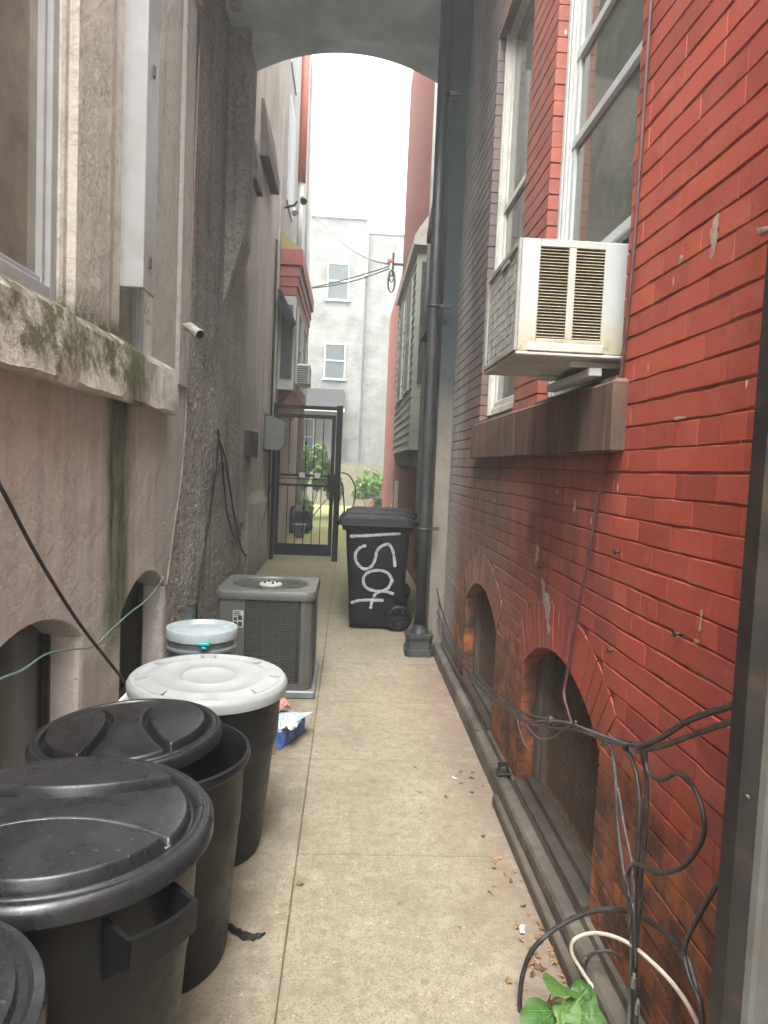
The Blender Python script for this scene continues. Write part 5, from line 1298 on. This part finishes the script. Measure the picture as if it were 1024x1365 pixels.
cable('drop_cable', 'grey cable dropping leftmost from the bundle to the kerb', px([(800, 984), (815, 1000), (821, 1040), (824, 1100), (830, 1150), (838, 1200), (842, 1260), (840, 1330)], .81)+[onX(838, 1372, .80)], .0055, CABLEG, group=vG)
cable('drop_cable', 'thin grey cable crossing diagonally between the dropping cables', px([(824, 1050), (832, 1100), (842, 1150), (845, 1190), (838, 1240)], .80), .0035, CABLEG, group=vG)
cable('drop_cable', 'black cable dropping in the middle from the metal ties', px([(835, 998), (848, 1030), (853, 1080), (850, 1140), (846, 1200), (846, 1270), (848, 1370)], .805), .0065, CABLE, group=vG)
cable('drop_cable', 'black cable dropping rightmost from the metal ties', px([(856, 1003), (862, 1040), (861, 1100), (856, 1160), (851, 1220), (847, 1290), (845, 1372)], .812), .006, CABLE, group=vG)
cable('coax_loop', 'black cable curling out in a wide ear beside the steel post', px([(860, 1002), (864, 1028), (880, 1040), (905, 1031), (925, 1050), (938, 1088), (935, 1122), (908, 1157), (875, 1163), (848, 1152), (837, 1165), (838, 1190), (845, 1215), (848, 1290)], .80), .0058, CABLE)
def pxy(l): return [onY(a, b_, y_) for a, b_, y_ in l]
cable('big_cable_loop', 'large black cable loop standing over the plant at the kerb', pxy([(697, 1385, 1.93), (693, 1340, 1.95), (697, 1300, 1.96), (712, 1264, 1.96), (745, 1235, 1.96), (790, 1215, 1.94), (835, 1214, 1.86)])+[onX(880, 1238, .838), onX(912, 1270, .838), onX(926, 1308, .838), onX(934, 1345, .838), onX(938, 1372, .83)], .0075, CABLE)
cable('white_cable_loop', 'cream white cable loop arching above the plant', pxy([(832, 1372, 1.93), (800, 1330, 1.94), (773, 1290, 1.95), (762, 1268, 1.95), (768, 1251, 1.94), (796, 1244, 1.90), (835, 1256, 1.80), (877, 1290, 1.66), (909, 1327, 1.56), (934, 1372, 1.47)]), .0058, CABLEW)
cable('small_cable_loop', 'small black cable ring at the cable connectors', pxy([(842, 1336, 1.95), (810, 1336, 1.96), (786, 1318, 1.97), (780, 1292, 1.97), (790, 1272, 1.96), (815, 1268, 1.95), (836, 1288, 1.94), (842, 1330, 1.94)]), .0048, CABLE)
cable('post_foot_cable', 'dark cable bending down behind the foot of the steel post', px([(962, 1170), (935, 1215), (913, 1262), (918, 1300), (932, 1335), (937, 1375)], .80), .006, CABLE)
# ties and connectors
for (a, b_, lb) in ((846, 999, 'shiny tape tie holding the cables at the end of the bundle'), (735, 960, 'small tape tie on the cables over the arched window'),):
    p = onX(a, b_, .812); t = mbx = MB(); mbx.tube([(-.0, -.012, 0), (0, .012, 0)], .014, 10, flat=.8); o = mbx.build('cable_tie', SILVER if a > 800 else CABLEG); o.location = p; tag(o, lb, 'cable tie')
for (a, b_, lb) in ((845, 1310, 'metal cable connector, upper of the two above the white loop'), (850, 1345, 'metal cable connector, lower of the two near the kerb')):
    p = onX(a, b_, .80); mbx = MB(); mbx.tube([(0, 0, -.014), (0, 0, .014)], .007, 6, smooth=False); mbx.tube([(0, 0, .0145), (0, 0, .026)], .0045, 8); o = mbx.build('cable_connector', SILVER); o.location = p; tag(o, lb, 'connector')
# small screws and hooks on the brick
for (a, b_, lb) in ((907, 845, 'screw hook in the brick wall nearest the post'), (817, 867, 'screw hook in the brick wall above the cable ties'), (826, 736, 'small hook in the brick wall right of the brown cable'), (723, 756, 'hook in the brick wall over the arched windows'), (817, 597, 'black cable clamp at the end of the brownstone sill')):
    p = onX(a, b_, RX); mbx = MB(); mbx.tube([(.004, 0, 0), (-.014, 0, 0)], .005 if a != 817 or b_ > 700 else .016, 8); mbx.tube([(-.014, 0, 0), (-.018, 0, .0)], .009 if b_ != 597 else .02, 8); o = mbx.build('wall_hook', DSTEEL); o.location = p; tag(o, lb, 'hook')
# left side
cable('hanging_cable', 'black cable slanting down the pink stucco wall to the basement window', px([(-60, 545), (0, 648), (50, 742), (105, 830), (157, 897), (172, 918)], -1.17), .008, CABLE)
cable('green_cable', 'thin green cable draped over the left basement windows', px([(-40, 925), (0, 905), (30, 893), (62, 872), (95, 866), (125, 861), (150, 838), (172, 818), (195, 800), (213, 778), (217, 768)], -1.215), .0045, CABLEGR)
cable('corner_conduit', 'slim pinkish conduit following the corner between smooth and rough stucco', [onX(a, b_, -1.238) for a, b_ in ((266, 60), (262, 160), (253, 400), (247, 560), (241, 640), (231, 710), (222, 780))], .008, simple('pink_conduit', (.42, .31, .26), .7, var=.15))
cable('wall_conduit', 'thin dark conduit rising from the junction box on pebbledash', px([(262, 832), (263, 800), (274, 725), (286, 640), (292, 585), (290, 572)], -1.268), .009, DSTEEL)
wg = 'cables hanging on the pebbledash wall'
cable('hanging_cable', 'dark cable hanging on the pebbledash wall, nearer strand', px([(291, 574), (296, 612), (299, 650), (304, 690), (315, 722), (327, 742)], -1.262), .008, CABLE, group=wg)
cable('hanging_cable', 'dark cable looping from the pebbledash wall toward the vent hood', px([(289, 576), (300, 610), (307, 650), (314, 700), (324, 735), (334, 738), (345, 712), (356, 672), (364, 632)], -1.25), .008, CABLE, group=wg)
cable('hanging_cable', 'pale cable clipped at the knot on the pebbledash wall', px([(283, 640), (290, 620), (296, 616), (302, 628), (309, 668), (320, 715)], -1.255), .006, CABLEG, group=wg)
cable('wall_conduit', 'dark conduit running up the left wall beside the gate', [(-1.25, 11.2, 0.2), (-1.25, 11.2, 1.2), (-1.25, 11.2, 2.6), (-1.25, 11.2, 5.0)], .02, DSTEEL)
# overhead lines
ov = 'overhead wires in front of the white building'
cable('overhead_wire', 'sagging wire from the white building roof to the cable bracket', [onY(421, 289, 28.9), onY(455, 322, 24), onY(487, 343, 19), onY(519, 352, 14.65)], .022, CABLEG, group=ov)
cable('overhead_wire', 'upper of two wires crossing toward the bracket', [onY(404, 386, 17.5), onY(440, 378, 16.5), onY(480, 367, 15.6), onY(519, 355, 14.65)], .012, CABLEG, group=ov)
cable('overhead_wire', 'lower of two wires crossing toward the bracket', [onY(404, 385, 17.4), onY(440, 381, 16.5), onY(480, 372, 15.6), onY(519, 358, 14.7)], .012, CABLEG, group=ov)

# ================================================================== plant and leaves
PL = thing('weed_plant', 'green heart-leaved weed growing at the kerb under the cable loops', 'plant', (.66, 1.98, .0))
def leaf(mb, base, d, L_, W2_, droop, col):
    """rounded heart-shaped blade: base = stalk end, d = tip direction, face turned up and toward the alley"""
    d = Vector(d).normalized(); face = (Vector((-.25, -.45, 1))).normalized()
    face = (face-d*face.dot(d)).normalized(); sd_ = d.cross(face).normalized(); c0 = Vector(base)+d*L_*.42
    nr_, na_ = 5, 28; vs = [c0-face*.004]
    for i in range(1, nr_+1):
        for k in range(na_):
            a = 2*math.pi*k/na_; ca = math.cos(a); sa_ = math.sin(a)      # a = 0 at the tip
            rad = 1+.16*max(0, ca)**6-.62*max(0, -ca)**14+.018*math.sin(a*9)
            f = i/nr_; u = ca*rad*L_*.48*f; v = sa_*rad*W2_*f
            zz = .010*abs(sa_)*f-droop*.6*f*f*max(0, ca)-.006*f*f+.004*math.sin(a*5+i)*f
            vs.append(c0+d*u+sd_*v+face*zz)
    fs = [(0, 1+k, 1+(k+1) % na_) for k in range(na_)]
    for i in range(nr_-1):
        for k in range(na_): fs.append((1+i*na_+k, 1+(i+1)*na_+k, 1+(i+1)*na_+(k+1) % na_, 1+i*na_+(k+1) % na_))
    mb.add(vs, fs, col, smooth=True)
    for q in (-.9, -.45, 0, .45, .9):     # pale veins
        e = c0+d*L_*.40*math.cos(q)+sd_*W2_*.8*math.sin(q)+face*(.003+.008*abs(math.sin(q))-droop*.6*.7*math.cos(q)**2)
        mb.tube([Vector(base)+d*L_*.05+face*.001, (Vector(base)+d*L_*.05+e)/2+face*.0012, e], [.0011, .0008, .0003], 4, col=2.0, cap=False)
leaves = [((748, 1314), 1.86, (-.3, -.4, .35), .125, .056), ((722, 1360), 1.80, (-.7, -.5, .05), .135, .060), ((786, 1336), 1.90, (.7, -.2, .15), .105, .044), ((757, 1348), 1.80, (.1, -.7, -.1), .085, .038),
          ((788, 1362), 1.82, (.6, -.5, .0), .10, .044), ((745, 1385), 1.72, (-.2, -.8, -.1), .12, .052), ((776, 1318), 1.93, (.4, .6, .5), .075, .030)]
STEMM = leaf_mat('leaf_stem', (.25, .25, .12), (.3, .22, .12), False)
for i, ((a, b_), y_, d_, l_, w_) in enumerate(leaves):
    p = onY(a, b_, y_)-Vector(PL.location); p.z = max(p.z, .05)
    mb = MB(); leaf(mb, p-Vector(d_).normalized()*l_*.5, d_, l_, w_, .03, random.random()); sub(mb, 'leaf', LEAFG, PL, recalc=False)
    mb = MB(); mb.tube(spline([(0, 0, -.0), (p.x*.4, p.y*.4, p.z*.6), p-Vector(d_).normalized()*l_*.45], 5), .0028, 5); sub(mb, 'stem', STEMM, PL)
def dry_leaf(x, y, s_, label, z0=.004, col=None):
    mb = MB(); n_ = 11; vs = [(0, 0, .004)]
    for k in range(n_):
        a = 2*math.pi*k/n_; r = s_*(1 if k % 2 else .55)*random.uniform(.8, 1.15); vs.append((r*math.cos(a), r*math.sin(a)*.6, random.uniform(0, s_*(.35 if s_ > .017 else .15))))
    mb.add(vs, [(0, 1+k, 1+(k+1) % n_) for k in range(n_)], col if col is not None else random.random())
    o = mb.build('fallen_leaf', LEAFD, recalc=False); o.location = (x, y, z0); o.rotation_euler = (random.uniform(-.2, .2), random.uniform(-.2, .2), random.uniform(0, 6)); return tag(o, label, 'leaf', 'dry leaves scattered on the pavement')
for (a, b_, s_, lb) in ((400, 1180, .022, 'tan leaf lying alone on the long pavement joint'), (303, 1257, .024, 'brown leaf beside the foot of the black cans'), (659, 1149, .024, 'tan leaf on the cross joint near the kerb'),
                        (690, 1238, .024, 'orange leaf beside the white scrap at the kerb'), (613, 1237, .014, 'small tan leaf in the middle of the near slab'), (707, 1285, .030, 'curled brown leaf left of the plant'),
                        (720, 1292, .028, 'brown leaf touching the kerb by the plant'), (678, 1310, .020, 'small brown leaf nearest the cable loop')):
    p = onZ(a, b_, 0); dry_leaf(p.x, p.y, s_, lb)
for i in range(90):
    r_ = random.random()
    if r_ < .6: x = .745-abs(random.gauss(0, .07)); y = random.uniform(1.7, 3.6) if random.random() < .4 else random.gauss(2.15, .2)
    elif r_ < .85: x = random.uniform(.60, .76); y = random.uniform(4.6, 5.75)
    else: x = random.uniform(-.1, .6); y = random.uniform(1.8, 6)
    lb = 'small dry leaf bit in the litter along the foot of the kerb' if x > .5 and y < 4 else ('small dry leaf bit in the litter round the drainpipe foot' if x > .59 else 'tiny dry leaf bit on the open pavement')
    dry_leaf(x, y, random.uniform(.008, .022), lb)
def scrap(x, y, s_, lb):
    mb = MB(); vs = []
    for u in range(4):
        for v in range(3): vs.append(((u/3-.5)*s_*2, (v/2-.5)*s_*.7+.2*s_*math.sin(u), .004+.006*random.random()))
    mb.add(vs, [(u*3+v, (u+1)*3+v, (u+1)*3+v+1, u*3+v+1) for u in range(3) for v in range(2)]); o = mb.build('paper_scrap', MATS['white_paper']); o.location = (x, y, .003); o.rotation_euler = (0, 0, random.uniform(0, 3)); tag(o, lb, 'litter')
p = onZ(697, 1242, 0); scrap(p.x, p.y, .022, 'white curled scrap at the kerb beside an orange leaf')
p = onZ(606, 1039, 0); scrap(p.x, p.y, .014, 'small white scrap on the slab before the far basement window')
for (a, b_, lb) in ((318, 1243, 'black oily rag smear trailing from the foot of the cans'),):
    p = onZ(a, b_, 0); mb = MB(); vs = []
    for i in range(16):
        t = i/15; w_ = .022*math.sin(math.pi*t)**.6+.002; q = onZ(296+58*t, 1228+22*math.sin(t*2.2), 0)
        vs += [(q.x-p.x, q.y-p.y-w_*random.uniform(.6, 1.2), .003), (q.x-p.x, q.y-p.y, .010), (q.x-p.x, q.y-p.y+w_*random.uniform(.6, 1.2), .003)]
    mb.add(vs, [f for i in range(15) for f in ((i*3, (i+1)*3, (i+1)*3+1, i*3+1), (i*3+1, (i+1)*3+1, (i+1)*3+2, i*3+2))]); o = mb.build('oily_rag', BLK, recalc=False); o.location = (p.x, p.y, 0); tag(o, lb, 'rag')

# ================================================================== added air volume standing in for lens glare
mb = MB(); mb.box((-71, -51, -1.25), (71, 91, 12.5)); hz = mb.build('glare_haze', None or bpy.data.materials.new('glare_air'))
hm = hz.data.materials[0]; hm.use_nodes = True; ht = hm.node_tree; ht.nodes.clear()
ho = ht.nodes.new('ShaderNodeOutputMaterial'); hv = ht.nodes.new('ShaderNodeVolumePrincipled'); hv.inputs['Color'].default_value = (.93, .96, 1, 1); hv.inputs['Density'].default_value = .0085; hv.inputs['Anisotropy'].default_value = .3
ht.links.new(hv.outputs[0], ho.inputs['Volume']); tag(hz, kind='stuff')
